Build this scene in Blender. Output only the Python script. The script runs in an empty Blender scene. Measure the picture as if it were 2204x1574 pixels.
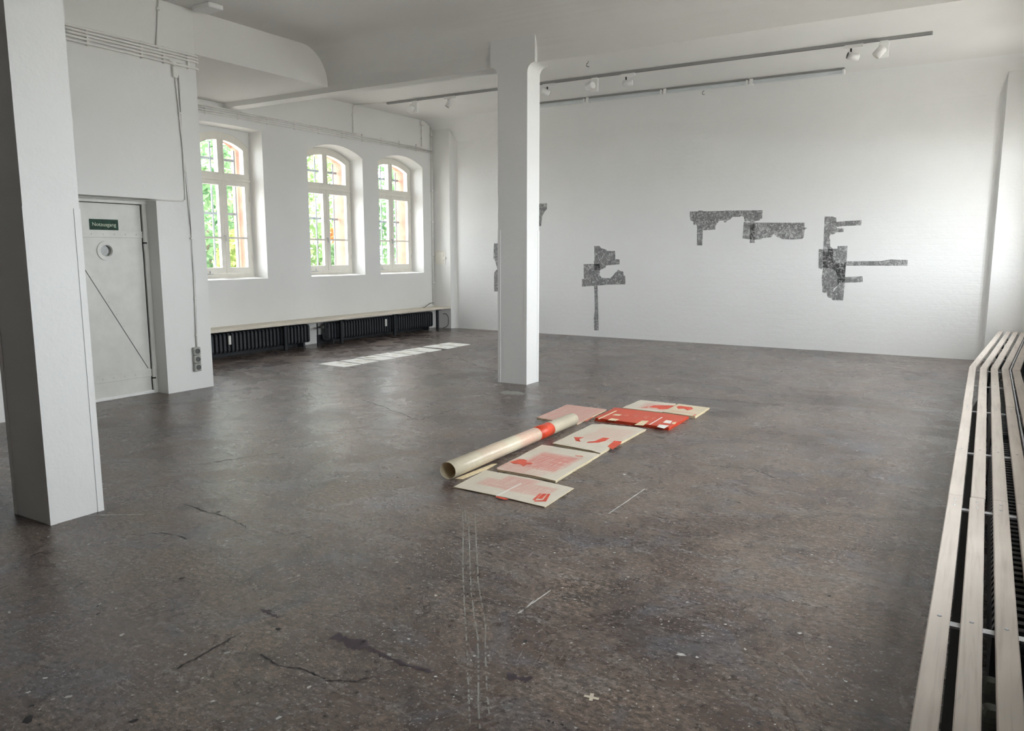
import bpy, bmesh, math, random
from mathutils import Vector, Matrix
R = random.Random(7)
sc = bpy.context.scene
C = sc.collection

# ------------------------------------------------------------------ camera
IMG_W, IMG_H, FOC = 2204, 1574, 1661.815
YAW, PITCH, CAM_H = math.radians(31.4069), math.radians(8.33795), 1.5
fwd = Vector((-math.sin(YAW)*math.cos(PITCH), math.cos(YAW)*math.cos(PITCH), -math.sin(PITCH)))
rgt = Vector((math.cos(YAW), math.sin(YAW), 0)); upv = rgt.cross(fwd)
cam_d = bpy.data.cameras.new('camera'); cam = bpy.data.objects.new('camera', cam_d); C.objects.link(cam)
cam_d.sensor_width = 36; cam_d.sensor_fit = 'HORIZONTAL'; cam_d.lens = FOC/IMG_W*36
cam_d.clip_start = 0.02; cam_d.clip_end = 300
m = Matrix((rgt, upv, -fwd)).transposed().to_4x4(); m.translation = (0, 0, CAM_H); cam.matrix_world = m
sc.camera = cam
CP = Vector((0, 0, CAM_H))
def ray(x, y): return fwd + rgt*((x-IMG_W/2)/FOC) - upv*((y-IMG_H/2)/FOC)
def onz(x, y, z=0.0): d = ray(x, y); return CP + d*((z-CAM_H)/d.z)      # pixel on a level plane
def ony(x, y, Y): d = ray(x, y); return CP + d*(Y/d.y)                  # pixel on a plane parallel to the back wall
def onx(x, y, X): d = ray(x, y); return CP + d*(X/d.x)                  # pixel on a plane parallel to the window wall

# ------------------------------------------------------------------ world, exposure
SKY = 5.2
w = bpy.data.worlds.new('overcast_sky'); sc.world = w; w.use_nodes = True
bg = w.node_tree.nodes['Background']; bg.inputs[0].default_value = (0.955, 0.975, 1.0, 1); bg.inputs[1].default_value = SKY
vs = sc.view_settings
vs.view_transform = 'Standard'; vs.look = 'None'; vs.gamma = 1; vs.use_curve_mapping = False; vs.exposure = 2.1
sc.cycles.max_bounces = 14; sc.cycles.diffuse_bounces = 9; sc.cycles.glossy_bounces = 4
sc.cycles.transparent_max_bounces = 24; sc.cycles.transmission_bounces = 6
sc.cycles.sample_clamp_indirect = 12; sc.cycles.caustics_reflective = False; sc.cycles.caustics_refractive = False
sc.cycles.use_denoising = True

# ------------------------------------------------------------------ materials
def srgb(r, g, b):
    f = lambda c: c/12.92 if c <= .04045 else ((c+.055)/1.055)**2.4
    return (f(r/255), f(g/255), f(b/255), 1)
class NT:
    def __init__(s, name):
        s.m = bpy.data.materials.new(name); s.m.use_nodes = True; s.t = s.m.node_tree
        s.b = s.t.nodes['Principled BSDF']; s.out = s.t.nodes['Material Output']
        s.tc = s.t.nodes.new('ShaderNodeTexCoord')
    def n(s, typ, **kw):
        x = s.t.nodes.new(typ)
        for k, v in kw.items():
            if k.startswith('i_'):
                key = k[2:]; key = int(key) if key.isdigit() else key.replace('_', ' ')
                x.inputs[key].default_value = v
            else: setattr(x, k, v)
        return x
    def l(s, a, b): s.t.links.new(a, b)
    def map(s, scale=(1, 1, 1), rot=(0, 0, 0), loc=(0, 0, 0), src='Object'):
        x = s.n('ShaderNodeMapping'); x.inputs['Scale'].default_value = scale; x.inputs['Rotation'].default_value = rot; x.inputs['Location'].default_value = loc
        s.l(s.tc.outputs[src], x.inputs[0]); return x.outputs[0]
    def noise(s, vec, scale, detail=4, rough=.55, dist=0):
        x = s.n('ShaderNodeTexNoise'); x.inputs['Scale'].default_value = scale; x.inputs['Detail'].default_value = detail
        x.inputs['Roughness'].default_value = rough; x.inputs['Distortion'].default_value = dist
        s.l(vec, x.inputs['Vector']); return x.outputs['Fac']
    def ramp(s, fac, stops):
        x = s.n('ShaderNodeValToRGB'); e = x.color_ramp.elements
        while len(e) < len(stops): e.new(.5)
        for el, (p, c) in zip(e, stops):
            el.position = p; el.color = c if isinstance(c, tuple) else (c, c, c, 1)
        s.l(fac, x.inputs[0]); return x.outputs[0]
    def mix(s, fac, a, b, mode='MIX'):
        x = s.n('ShaderNodeMix'); x.data_type = 'RGBA'; x.blend_type = mode
        for i, v in ((0, fac), (6, a), (7, b)):
            if hasattr(v, 'is_linked'): s.l(v, x.inputs[i])
            else: x.inputs[i].default_value = v
        return x.outputs[2]
    def math(s, op, a, b=0.0):
        x = s.n('ShaderNodeMath'); x.operation = op
        for i, v in ((0, a), (1, b)):
            if hasattr(v, 'is_linked'): s.l(v, x.inputs[i])
            else: x.inputs[i].default_value = v
        return x.outputs[0]
    def bump(s, h, strength=.3, dist=.01, prev=None):
        x = s.n('ShaderNodeBump'); x.inputs['Strength'].default_value = strength; x.inputs['Distance'].default_value = dist
        s.l(h, x.inputs['Height'])
        if prev is not None: s.l(prev, x.inputs['Normal'])
        return x.outputs[0]
    def set(s, base=None, rough=None, normal=None, metal=None, spec=None):
        for k, v in (('Base Color', base), ('Roughness', rough), ('Normal', normal), ('Metallic', metal), ('Specular IOR Level', spec)):
            if v is None: continue
            if hasattr(v, 'is_linked'): s.l(v, s.b.inputs[k])
            else: s.b.inputs[k].default_value = v
        return s.m
M = {}
def simple(name, col, rough=.5, metal=0, nscale=0, namp=.12, bump=0, spec=None):
    t = NT(name)
    base = col if len(col) == 4 else (*col, 1)
    if nscale:
        f = t.noise(t.map(), nscale, 5, .6)
        d = tuple(c*(1-namp) for c in base[:3])+(1,); u = tuple(min(1, c*(1+namp)) for c in base[:3])+(1,)
        base = t.ramp(f, [(.3, d), (.7, u)])
        nm = t.bump(f, bump, .003) if bump else None
        M[name] = t.set(base, rough, nm, metal, spec)
    else:
        M[name] = t.set(base, rough, None, metal, spec)
    return M[name]

def paint(name, col, brick=0.0, lump=.25, axis='xz'):
    t = NT(name); co = t.map()
    a = t.noise(co, 1.3, 5, .6); b = t.noise(co, 14, 4, .6); c = t.noise(co, 60, 3, .6)
    base = t.ramp(a, [(.25, tuple(x*.955 for x in col)+(1,)), (.75, tuple(x*1.0 for x in col)+(1,))])
    sp = t.ramp(t.noise(co, 34, 2, .5), [(.17, .80), (.215, 1.0)])
    base = t.mix(1.0, base, sp, 'MULTIPLY')
    h = t.math('ADD', t.math('MULTIPLY', b, .7), t.math('MULTIPLY', c, .25))
    nm = t.bump(h, lump, .012)
    if brick:
        rot = (math.radians(90), 0, 0) if axis == 'xz' else (math.radians(90), 0, math.radians(90))
        sw = t.n('ShaderNodeSeparateXYZ'); t.l(t.mix(.03, co, t.n('ShaderNodeTexNoise', i_Scale=5.0).outputs['Color']), sw.inputs[0])
        cb = t.n('ShaderNodeCombineXYZ'); t.l(sw.outputs['X' if axis == 'xz' else 'Y'], cb.inputs[0]); t.l(sw.outputs['Z'], cb.inputs[1])
        br = t.n('ShaderNodeTexBrick'); t.l(cb.outputs[0], br.inputs['Vector'])
        for k, v in (('Scale', 1.0), ('Mortar Size', .010), ('Mortar Smooth', .9), ('Brick Width', .25), ('Row Height', .075)): br.inputs[k].default_value = v
        br.inputs['Color1'].default_value = (1, 1, 1, 1); br.inputs['Color2'].default_value = (.75, .75, .75, 1); br.inputs['Mortar'].default_value = (0, 0, 0, 1)
        k = t.math('MULTIPLY', br.outputs['Color'], t.ramp(t.noise(co, .9, 3, .5), [(.35, .15), (.6, 1.0)]))
        nm = t.bump(k, brick, .012, nm)
    M[name] = t.set(base, .62, nm, 0, .3); return M[name]
paint('wall_paint', (.76, .757, .742), lump=.22)
paint('brick_paint', (.79, .79, .787), brick=.07, lump=.5)
paint('ceiling_paint', (.75, .742, .725), lump=.12)
paint('column_paint', (.76, .758, .75), lump=.3)
simple('trim_paint', (.76, .73, .665), .42, nscale=6, namp=.05)
simple('door_paint', (.60, .595, .56), .42, nscale=5, namp=.07, bump=.1)
simple('pipe_paint', (.76, .75, .72), .45, nscale=9, namp=.06)
simple('spot_white', (.80, .80, .79), .4)
simple('rail_metal', (.33, .33, .33), .4, .35)
simple('batten_clear', (.62, .66, .68), .28, .25, nscale=4, namp=.06)
simple('black_plastic', (.012, .012, .013), .45)
simple('radiator_paint', (.034, .038, .044), .42, nscale=30, namp=.2)
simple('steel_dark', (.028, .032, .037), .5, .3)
simple('galvanised', (.50, .52, .55), .38, .85, nscale=25, namp=.15)
simple('socket_grey', (.36, .36, .33), .4, nscale=20, namp=.12)
simple('socket_dark', (.10, .10, .095), .5)
simple('tag_white', (.75, .74, .70), .5)
simple('gap_black', (.01, .009, .008), .9)
simple('bar_metal', (.20, .225, .26), .5, .2)
simple('valve_grey', (.13, .14, .12), .5)
simple('cable_black', (.015, .015, .015), .5)
simple('hose_green', (.12, .14, .12), .5)
simple('outdoor_brick', (.34, .18, .125), .8, nscale=9, namp=.2)
simple('ground_mat', (.52, .50, .46), .9, nscale=1.5, namp=.2)
simple('sign_green', (.006, .040, .022), .7, nscale=26, namp=.55)
simple('sign_letter', (.52, .58, .46), .55, nscale=40, namp=.3)
simple('tape_cream', (.62, .56, .45), .6, nscale=30, namp=.1)
simple('mark_white', (.52, .51, .49), .6, nscale=18, namp=.3)
simple('mark_pale', (.25, .245, .22), .6, nscale=30, namp=.35)
simple('mark_dark', (.016, .014, .016), .6)
simple('mark_violet', (.052, .036, .046), .6, nscale=40, namp=.4)
simple('red_print', (.64, .062, .022), .38, nscale=18, namp=.22)
simple('red_faded', (.60, .16, .11), .5, nscale=20, namp=.25)
simple('paper_edge', (.72, .60, .40), .6, nscale=25, namp=.15)
simple('bark', (.10, .075, .05), .9, nscale=12, namp=.3)

def glass(key='glass', refl=.05):
    t = NT('pane_'+key); tr = t.n('ShaderNodeBsdfTransparent'); tr.inputs[0].default_value = (.95, .97, .97, 1)
    gl = t.n('ShaderNodeBsdfGlossy'); gl.inputs['Roughness'].default_value = .02
    mx = t.n('ShaderNodeMixShader'); mx.inputs[0].default_value = refl
    t.l(tr.outputs[0], mx.inputs[1]); t.l(gl.outputs[0], mx.inputs[2]); t.l(mx.outputs[0], t.out.inputs[0]); M[key] = t.m
glass(); glass('dusty_glass', .012)
def leaf(name, c1, c2):
    t = NT(name); f = t.noise(t.map(), 2.2, 4, .6); col = t.ramp(f, [(.3, c1), (.7, c2)])
    d = t.n('ShaderNodeBsdfDiffuse'); tl = t.n('ShaderNodeBsdfTranslucent'); t.l(col, d.inputs[0]); t.l(col, tl.inputs[0])
    mx = t.n('ShaderNodeMixShader'); mx.inputs[0].default_value = .4
    t.l(d.outputs[0], mx.inputs[1]); t.l(tl.outputs[0], mx.inputs[2]); t.l(mx.outputs[0], t.out.inputs[0]); M[name] = t.m
leaf('leaf_light', (.12, .21, .08, 1), (.32, .41, .20, 1))
leaf('leaf_mid', (.045, .11, .05, 1), (.20, .30, .15, 1))
leaf('leaf_yellow', (.16, .24, .07, 1), (.36, .40, .14, 1))
leaf('petal_orange', (.40, .09, .03, 1), (.55, .18, .06, 1))
def wood(name, c1, c2, ax):
    t = NT(name)
    s = [26, 26, 26]; s[ax] = .9
    co = t.map(tuple(s)); f = t.noise(co, 2.2, 6, .65, .6); g = t.noise(t.map(), 3, 3, .5)
    col = t.ramp(f, [(.25, c1), (.5, c2), (.8, tuple(x*1.06 for x in c2[:3])+(1,))])
    col = t.mix(1.0, col, t.ramp(g, [(.3, .86), (.7, 1.0)]), 'MULTIPLY')
    kn = t.ramp(t.noise(t.map((9, 9, 9) if ax != 1 else (9, 4, 9)), 1.6, 2, .4), [(.20, .55), (.25, 1.0)])
    col = t.mix(1.0, col, kn, 'MULTIPLY')
    M[name] = t.set(col, .5, t.bump(f, .15, .002), 0, .35)
wood('pine', (.50, .435, .385, 1), (.64, .575, .52, 1), 1)
wood('shelf_wood', (.58, .51, .42, 1), (.74, .68, .58, 1), 1)

def floor_mat():
    t = NT('worn_floor'); co = t.map()
    big = t.noise(co, .55, 5, .6, .5); mid = t.noise(t.map((1, 1, 1), (0, 0, .5)), 2.3, 8, .68, .8)
    st = t.noise(t.map((1.2, 5, 1), (0, 0, .35)), 2.0, 8, .72, .6); fine = t.noise(t.map((1, 1.5, 1), (0, 0, .3)), 30, 8, .82); grit = t.noise(co, 120, 3, .7)
    base = t.ramp(big, [(.40, (.047, .031, .025, 1)), (.5, (.084, .060, .050, 1)), (.60, (.108, .083, .070, 1))])
    tan = t.math('MULTIPLY', t.ramp(mid, [(.48, 0.0), (.60, 1.0)]), t.ramp(fine, [(.44, .1), (.56, 1.0)]))
    col = t.mix(t.math('MULTIPLY', tan, .75), base, (.165, .128, .102, 1))
    gry = t.math('MULTIPLY', t.ramp(st, [(.50, 0.0), (.62, 1.0)]), t.ramp(fine, [(.44, 0.0), (.58, 1.0)]))
    col = t.mix(t.math('MULTIPLY', gry, .6), col, (.16, .153, .15, 1))
    dk = t.ramp(t.noise(t.map((1, 1, 1), (0, 0, 1.1), (4, 9, 0)), 1.6, 7, .7, 1.0), [(.36, 1.0), (.46, 0.0)])
    col = t.mix(t.math('MULTIPLY', dk, .6), col, (.030, .022, .022, 1))
    blu = t.ramp(t.noise(t.map((1, 1, 1), (0, 0, 0), (21, 3, 0)), 1.9, 5, .7, .6), [(.54, 0.0), (.62, 1.0)])
    col = t.mix(t.math('MULTIPLY', blu, .45), col, (.085, .088, .105, 1))
    vo = t.n('ShaderNodeTexVoronoi'); vo.inputs['Scale'].default_value = 5.5; vo.inputs['Randomness'].default_value = 1; t.l(t.mix(.06, co, t.n('ShaderNodeTexNoise').outputs['Color']), vo.inputs['Vector'])
    dots = t.math('MULTIPLY', t.ramp(vo.outputs['Distance'], [(.035, 1.0), (.075, 0.0)]), t.ramp(t.noise(co, 3.7, 2, .5), [(.52, 0.0), (.56, 1.0)]))
    col = t.mix(t.math('MULTIPLY', dots, .7), col, (.36, .35, .33, 1))
    spk = t.ramp(t.noise(co, 75, 2, .5), [(.62, 0.0), (.66, 1.0)])
    col = t.mix(t.math('MULTIPLY', spk, .6), col, (.30, .285, .27, 1))
    col = t.mix(1.0, col, t.ramp(fine, [(.38, .50), (.60, 1.85)]), 'MULTIPLY')
    rough = t.math('ADD', .17, t.math('ADD', t.math('MULTIPLY', mid, .20), t.math('MULTIPLY', tan, .14)))
    nm = t.bump(t.math('ADD', t.math('MULTIPLY', st, .8), t.math('MULTIPLY', fine, .5)), .34, .006)
    nm = t.bump(grit, .16, .002, nm)
    M['floor'] = t.set(col, rough, nm, 0, .5)
floor_mat()

def scribble():
    """graphite rubbing: curling pencil lines over a grey smear on thin translucent paper"""
    t = NT('graphite_rubbing'); co = t.map(); tot = None
    for sc_, off, wd_ in ((7.0, 0, .030), (11.0, 5, .040), (5.0, 11, .020)):
        n = t.noise(t.map(loc=(off, off*.7, off*.3)), sc_, 4, .6, 1.6)
        k = t.ramp(t.math('ABSOLUTE', t.math('SUBTRACT', n, .5)), [(wd_*.35, 1.0), (wd_*1.3, 0.0)])
        tot = k if tot is None else t.math('MAXIMUM', tot, k)
    smear = t.ramp(t.noise(co, 4, 5, .7), [(.35, (.20, .20, .20, 1)), (.65, (.40, .40, .395, 1))])
    col = t.mix(t.math('MULTIPLY', tot, .95), smear, (.008, .008, .009, 1))
    t.set(col, .7, None, 0, .1); t.l(t.math('ADD', .15, t.math('MULTIPLY', tot, .20)), t.b.inputs['Alpha'])
    M['rubbing'] = t.m
scribble()

def paper_mat(name, blobs, base=(.66, .605, .51), hatch=(.60, .10, .085), grid=1.0):
    """cream waxed paper with brushed, cross-hatched pink washes; blobs = (x, y, rx, ry, strength) in metres around the sheet's own centre"""
    t = NT(name); co = t.map()
    n = t.noise(co, 5, 4, .6)
    col = t.ramp(n, [(.3, tuple(c*.93 for c in base)+(1,)), (.7, tuple(min(1, c*1.05) for c in base)+(1,))])
    a = t.noise(t.map((4, 90, 1)), 1.0, 4, .6); b = t.noise(t.map((90, 4, 1)), 1.0, 4, .6)
    cr = t.math('MAXIMUM', t.ramp(a, [(.42, 0.0), (.56, 1.0)]), t.ramp(b, [(.42, 0.0), (.56, 1.0)]))
    col = t.mix(t.math('MULTIPLY', cr, .22*grid), col, (.42, .36, .27, 1))
    tot = None
    for (x, y, rx, ry, s) in blobs:
        mp = t.map((1/rx, 1/ry, 0), (0, 0, 0), (-x/rx, -y/ry, 0))
        sp = t.n('ShaderNodeSeparateXYZ'); t.l(mp, sp.inputs[0])
        u = t.math('ADD', t.math('ABSOLUTE', sp.outputs[0]), t.math('MULTIPLY', a, .6)); v = t.math('ADD', t.math('ABSOLUTE', sp.outputs[1]), t.math('MULTIPLY', b, .6))
        k = t.math('MULTIPLY', t.ramp(t.math('MULTIPLY', t.math('MAXIMUM', u, v), .7), [(.72, 1.0), (.88, 0.0)]), s)
        tot = k if tot is None else t.math('MAXIMUM', tot, k)
    if tot is not None:
        col = t.mix(t.math('MULTIPLY', tot, t.math('ADD', .18, t.math('MULTIPLY', cr, .82))), col, hatch+(1,))
    M[name] = t.set(col, .42, t.bump(cr, .08, .001), 0, .4); return M[name]

# ------------------------------------------------------------------ mesh helpers
def wloc(p):
    return p.location if p else Vector((0, 0, 0))
def props(o, label=None, cat=None, group=None, kind=None):
    for k, v in (('label', label), ('category', cat), ('group', group), ('kind', kind)):
        if v: o[k] = v
    return o
def absloc(p):
    v = Vector((0, 0, 0))
    while p is not None: v = v + p.location; p = p.parent
    return v
def obj(name, bm, mat, parent=None, smooth=False, loc=None, world=True):
    """one mesh object; the bmesh is in world coordinates and is moved into the frame of its parent (or around loc)"""
    base = absloc(parent) if parent else Vector((0, 0, 0))
    org = Vector(loc) if loc is not None else base
    if world and org.length > 0: bmesh.ops.translate(bm, verts=bm.verts, vec=-org)
    me = bpy.data.meshes.new(name); bm.normal_update(); bm.to_mesh(me); bm.free()
    if smooth: me.polygons.foreach_set('use_smooth', [True]*len(me.polygons))
    mats = mat if isinstance(mat, (list, tuple)) else [mat]
    for k in mats: me.materials.append(M[k] if isinstance(k, str) else k)
    o = bpy.data.objects.new(name, me); C.objects.link(o)
    if parent: o.parent = parent
    o.location = org - base
    return o
def share(src, name, loc, parent=None, rot=None):
    o = bpy.data.objects.new(name, src.data); C.objects.link(o)
    base = absloc(parent) if parent else Vector((0, 0, 0))
    if parent: o.parent = parent
    o.location = Vector(loc) - base
    if rot is not None: o.rotation_euler = rot
    return o
def empty(name, loc, label=None, cat=None, group=None, kind=None):
    o = bpy.data.objects.new(name, None); C.objects.link(o); o.location = loc; o.empty_display_size = .1
    return props(o, label, cat, group, kind)
def box(bm, x0, x1, y0, y1, z0, z1, bev=0, seg=1):
    vs_ = [bm.verts.new(p) for p in ((x0, y0, z0), (x1, y0, z0), (x1, y1, z0), (x0, y1, z0), (x0, y0, z1), (x1, y0, z1), (x1, y1, z1), (x0, y1, z1))]
    fs = [bm.faces.new([vs_[i] for i in q]) for q in ((0, 3, 2, 1), (4, 5, 6, 7), (0, 1, 5, 4), (1, 2, 6, 5), (2, 3, 7, 6), (3, 0, 4, 7))]
    if bev:
        es = {e for f in fs for e in f.edges}
        bmesh.ops.bevel(bm, geom=list(es), offset=bev, segments=seg, affect='EDGES', profile=.5)
    return bm
def B(*a, **k): return box(bmesh.new(), *a, **k)
def bx(name, mat, parent, *a, **k): return obj(name, B(*a, **k), mat, parent)
def tube(bm, pts, r, seg=8, cap=True):
    pts = [Vector(p) for p in pts]; rings = []
    for i, p in enumerate(pts):
        d = (pts[min(i+1, len(pts)-1)]-pts[max(i-1, 0)]).normalized()
        a = d.cross(Vector((0, 0, 1)));
        if a.length < 1e-3: a = d.cross(Vector((1, 0, 0)))
        a.normalize(); b = d.cross(a)
        rr = r[i] if isinstance(r, (list, tuple)) else r
        rings.append([bm.verts.new(p+(a*math.cos(t)+b*math.sin(t))*rr) for t in [2*math.pi*k/seg for k in range(seg)]])
    for u, v in zip(rings, rings[1:]):
        for k in range(seg): bm.faces.new((u[k], u[(k+1) % seg], v[(k+1) % seg], v[k]))
    if cap: bm.faces.new(rings[0][::-1]); bm.faces.new(rings[-1])
    return bm
def T(pts, r, seg=8): return tube(bmesh.new(), pts, r, seg)
def extr(bm, loop, axis, a, b):
    """prism of a 2-D loop along axis: 'x' loop=(y,z), 'y' loop=(x,z), 'z' loop=(x,y)"""
    f = {'x': lambda u, v, t: (t, u, v), 'y': lambda u, v, t: (u, t, v), 'z': lambda u, v, t: (u, v, t)}[axis]
    A = [bm.verts.new(f(u, v, a)) for u, v in loop]; D = [bm.verts.new(f(u, v, b)) for u, v in loop]
    n = len(loop)
    for i in range(n): bm.faces.new((A[i], A[(i+1) % n], D[(i+1) % n], D[i]))
    for V in (A, D):
        es = [bm.edges.get((V[i], V[(i+1) % n])) for i in range(n)]
        bmesh.ops.triangle_fill(bm, use_beauty=True, use_dissolve=False, edges=es)
    bmesh.ops.recalc_face_normals(bm, faces=bm.faces)
    return bm
def ringplate(bm, outer, holes, axis, a, b):
    """plate with holes, loops as in extr"""
    f = {'x': lambda u, v, t: (t, u, v), 'y': lambda u, v, t: (u, t, v), 'z': lambda u, v, t: (u, v, t)}[axis]
    loops = [outer]+list(holes); store = []
    for t in (a, b):
        es = []; vv = []
        for lp in loops:
            V = [bm.verts.new(f(u, v, t)) for u, v in lp]; vv.append(V)
            es += [bm.edges.new((V[i], V[(i+1) % len(V)])) for i in range(len(V))]
        bmesh.ops.triangle_fill(bm, use_beauty=True, use_dissolve=False, edges=es); store.append(vv)
    for A, D in zip(*store):
        n = len(A)
        for i in range(n): bm.faces.new((A[i], A[(i+1) % n], D[(i+1) % n], D[i]))
    bmesh.ops.recalc_face_normals(bm, faces=bm.faces)
    return bm
def rect(a, b, c, d): return [(a, c), (b, c), (b, d), (a, d)]
def arch(u0, u1, z0, zs, zc, n=14):
    """arched opening: flat sill z0, springing zs, crown zc"""
    h = zc-zs; half = (u1-u0)/2; r = (half*half+h*h)/(2*h); c = (u0+u1)/2; cz = zc-r
    a0 = math.asin(half/r); pts = [(u0, z0), (u1, z0)]
    for i in range(n+1):
        a = a0-2*a0*i/n; pts.append((c+r*math.sin(a), cz+r*math.cos(a)))
    return pts

# ------------------------------------------------------------------ room dimensions (metres)
XW, XO = -9.44, -10.02          # inner / outer face of the window wall
XD = -7.38                      # face of the wall with the iron door
YB, YP = 12.58, 12.46           # back wall, front of its corner pilasters
XPL, XPR = -9.03, 0.051         # inner edges of the corner pilasters
XR, YK, XRE = 0.43, 8.38, 0.72  # right wall, its bend, its far end
YS = -5.0                       # wall behind the camera
ZC1, ZC2, ZB = 4.04, 4.0, 3.525 # ceilings, underside of the beams
BF, BB = 7.562, 7.765            # front and back face of the main beam

# floor
fl = obj('floor', B(-10.02, 1.2, YS-.2, YB+.3, -.25, 0), 'floor'); fl['kind'] = 'structure'
gr = obj('ground', B(-60, 50, -50, 60, -.6, -.45), 'ground_mat'); gr['kind'] = 'structure'

# window wall with its openings --------------------------------------------
WIN = [dict(c=7.69, hw=.52, o0=7.10, o1=8.25, flat=True), dict(c=9.79, hw=.61, o0=9.155, o1=10.452, flat=False), dict(c=11.48, hw=.61, o0=10.863, o1=12.142, flat=False), dict(c=3.30, hw=.26, o0=3.02, o1=3.58, flat=False)]  # last opening is added, out of view, to light the vestibule
ZSILL = 1.105
def hole_wall(bm, holes_in, holes_mid, holes_out, y0, y1, z0, z1, xi, xm, xo):
    """wall along Y: inner face with holes_in, reveals to holes_mid at xm, outer reveals to holes_out at xo"""
    faces_mat = []
    for x, hs in ((xi, holes_in), (xo, holes_out)):
        es = []
        for lp in [rect(y0, y1, z0, z1)]+hs:
            V = [bm.verts.new((x, u, v)) for u, v in lp]
            es += [bm.edges.new((V[i], V[(i+1) % len(V)])) for i in range(len(V))]
        bmesh.ops.triangle_fill(bm, use_beauty=True, use_dissolve=False, edges=es)
    for a, b, xa, xb, mi in [(p, q, xi, xm, 0) for p, q in zip(holes_in, holes_mid)]+[(p, q, xm, xo, 1) for p, q in zip(holes_mid, holes_out)]:
        n = len(a)
        V = [bm.verts.new((xa, u, v)) for u, v in a]; Wv = [bm.verts.new((xb, u, v)) for u, v in b]
        for i in range(n):
            f = bm.faces.new((V[i], V[(i+1) % n], Wv[(i+1) % n], Wv[i])); f.material_index = mi
    for f in bm.faces:
        if abs(f.calc_center_median().x-xo) < 1e-4: f.material_index = 1
    # edges of the slab
    a = [bm.verts.new((x, y, z)) for x in (xi, xo) for y, z in ((y0, z0), (y1, z0), (y1, z1), (y0, z1))]
    for i in range(4): bm.faces.new((a[i], a[(i+1) % 4], a[4+(i+1) % 4], a[4+i]))
    return bm
hi, hm, ho = [], [], []
for q in WIN:
    if q['flat']:
        a = arch(q['o0'], q['o1'], ZSILL, 3.30, 3.312)
    else: a = arch(q['o0'], q['o1'], ZSILL, 3.115, 3.275)
    hi.append(a); hm.append(arch(q['c']-q['hw'], q['c']+q['hw'], 1.13, 3.07, 3.245) if not q['flat'] else arch(q['o0']+.01, q['o1']-.035, 1.13, 3.285, 3.295)); ho.append(arch(q['c']-q['hw']+.07, q['c']+q['hw']-.07, 1.10, 3.07, 3.21))
wl = obj('wall_left', hole_wall(bmesh.new(), hi, hm, ho, YS-.2, YB+.4, -.45, 4.25, XW, -9.70, XO), ['wall_paint', 'outdoor_brick']); wl['kind'] = 'structure'
q = WIN[0]
obj('wall_niche_infill', ringplate(bmesh.new(), rect(q['o0']-.05, q['o1']+.05, 1.05, 3.36), [arch(q['c']-q['hw']+.004, q['c']+q['hw']-.004, 1.128, 3.07, 3.242)], 'x', -9.694, -9.76), 'wall_paint', wl)

# back wall, with the cove running up into the ceiling ----------------------
def arcpts(cy, cz, r, a0, a1, n):
    return [(cy+r*math.cos(math.radians(a0+(a1-a0)*i/n)), cz+r*math.sin(math.radians(a0+(a1-a0)*i/n))) for i in range(n+1)]
RC = .45
bm = bmesh.new()
prof = [(YB, -.2), (YB, ZC2-RC)]+arcpts(YB-RC, ZC2-RC, RC, 0, 90, 12)[1:]+[(YB-RC, ZC2+.25), (YB+.3, ZC2+.25), (YB+.3, -.2)]
extr(bm, prof, 'x', -10.02, 1.2)
wb = obj('wall_back', bm, 'brick_paint'); wb['kind'] = 'structure'
# corner pilasters with filleted inner corner
def pilaster(x_edge, x_out, sgn):
    bm = bmesh.new(); r = .11
    lp = [(x_out, YB+.02), (x_out, YP), (x_edge-sgn*0, YP)]
    # fillet from the side of the pilaster into the back wall; sgn=+1: the room lies at greater x
    lp += [(x_edge, YB-r)] + [(x_edge+sgn*(r-r*math.cos(math.radians(a))), YB-r+r*math.sin(math.radians(a))) for a in (15, 30, 45, 60, 75, 90)] + [(x_edge+sgn*r, YB+.02)]
    extr(bm, lp, 'z', -.05, ZC2-.13 if True else 0); return bm
pl = obj('wall_pilaster_left', pilaster(XPL, XW-.05, 1), 'wall_paint'); pl['kind'] = 'structure'
pr = obj('wall_pilaster_right', pilaster(XPR, 1.1, -1), 'brick_paint'); pr['kind'] = 'structure'

# ceiling of both bays
bm = B(-10.02, 1.2, YS-.2, BF+.05, ZC1, ZC1+.2); box(bm, -10.02, 1.2, BB-.05, YB-RC+.005, ZC2, ZC2+.2)
ce = obj('ceiling', bm, 'ceiling_paint'); ce['kind'] = 'structure'
# lower soffit along the window wall and its fascia, between the iron-door wall and the main beam
so = obj('ceiling_soffit', B(XW-.02, XD, 5.601, BF+.02, 3.592, ZC1+.05), 'ceiling_paint'); so['kind'] = 'structure'
def beam(y0, y1, zl, zr):
    rc = .43
    p = [(y0, ZB), (y1, ZB), (y1, zr-rc)]+arcpts(y1+rc, zr-rc, rc, 180, 90, 8)[1:]+[(y1+rc, zr+.05), (y0-rc, zl+.05)]
    p += arcpts(y0-rc, zl-rc, rc, 90, 0, 10)
    return p
for y0, y1, zl, zr in ((BF, BB, ZC1, ZC2), (2.24, 2.44, ZC1, ZC1), (-3.10, -2.90, ZC1, ZC1)):
    o = obj('ceiling_beam', extr(bmesh.new(), beam(y0, y1, zl, zr), 'x', XW-.03 if y0 > 6 else XD-.05, .7), 'ceiling_paint'); o['kind'] = 'structure'

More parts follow.
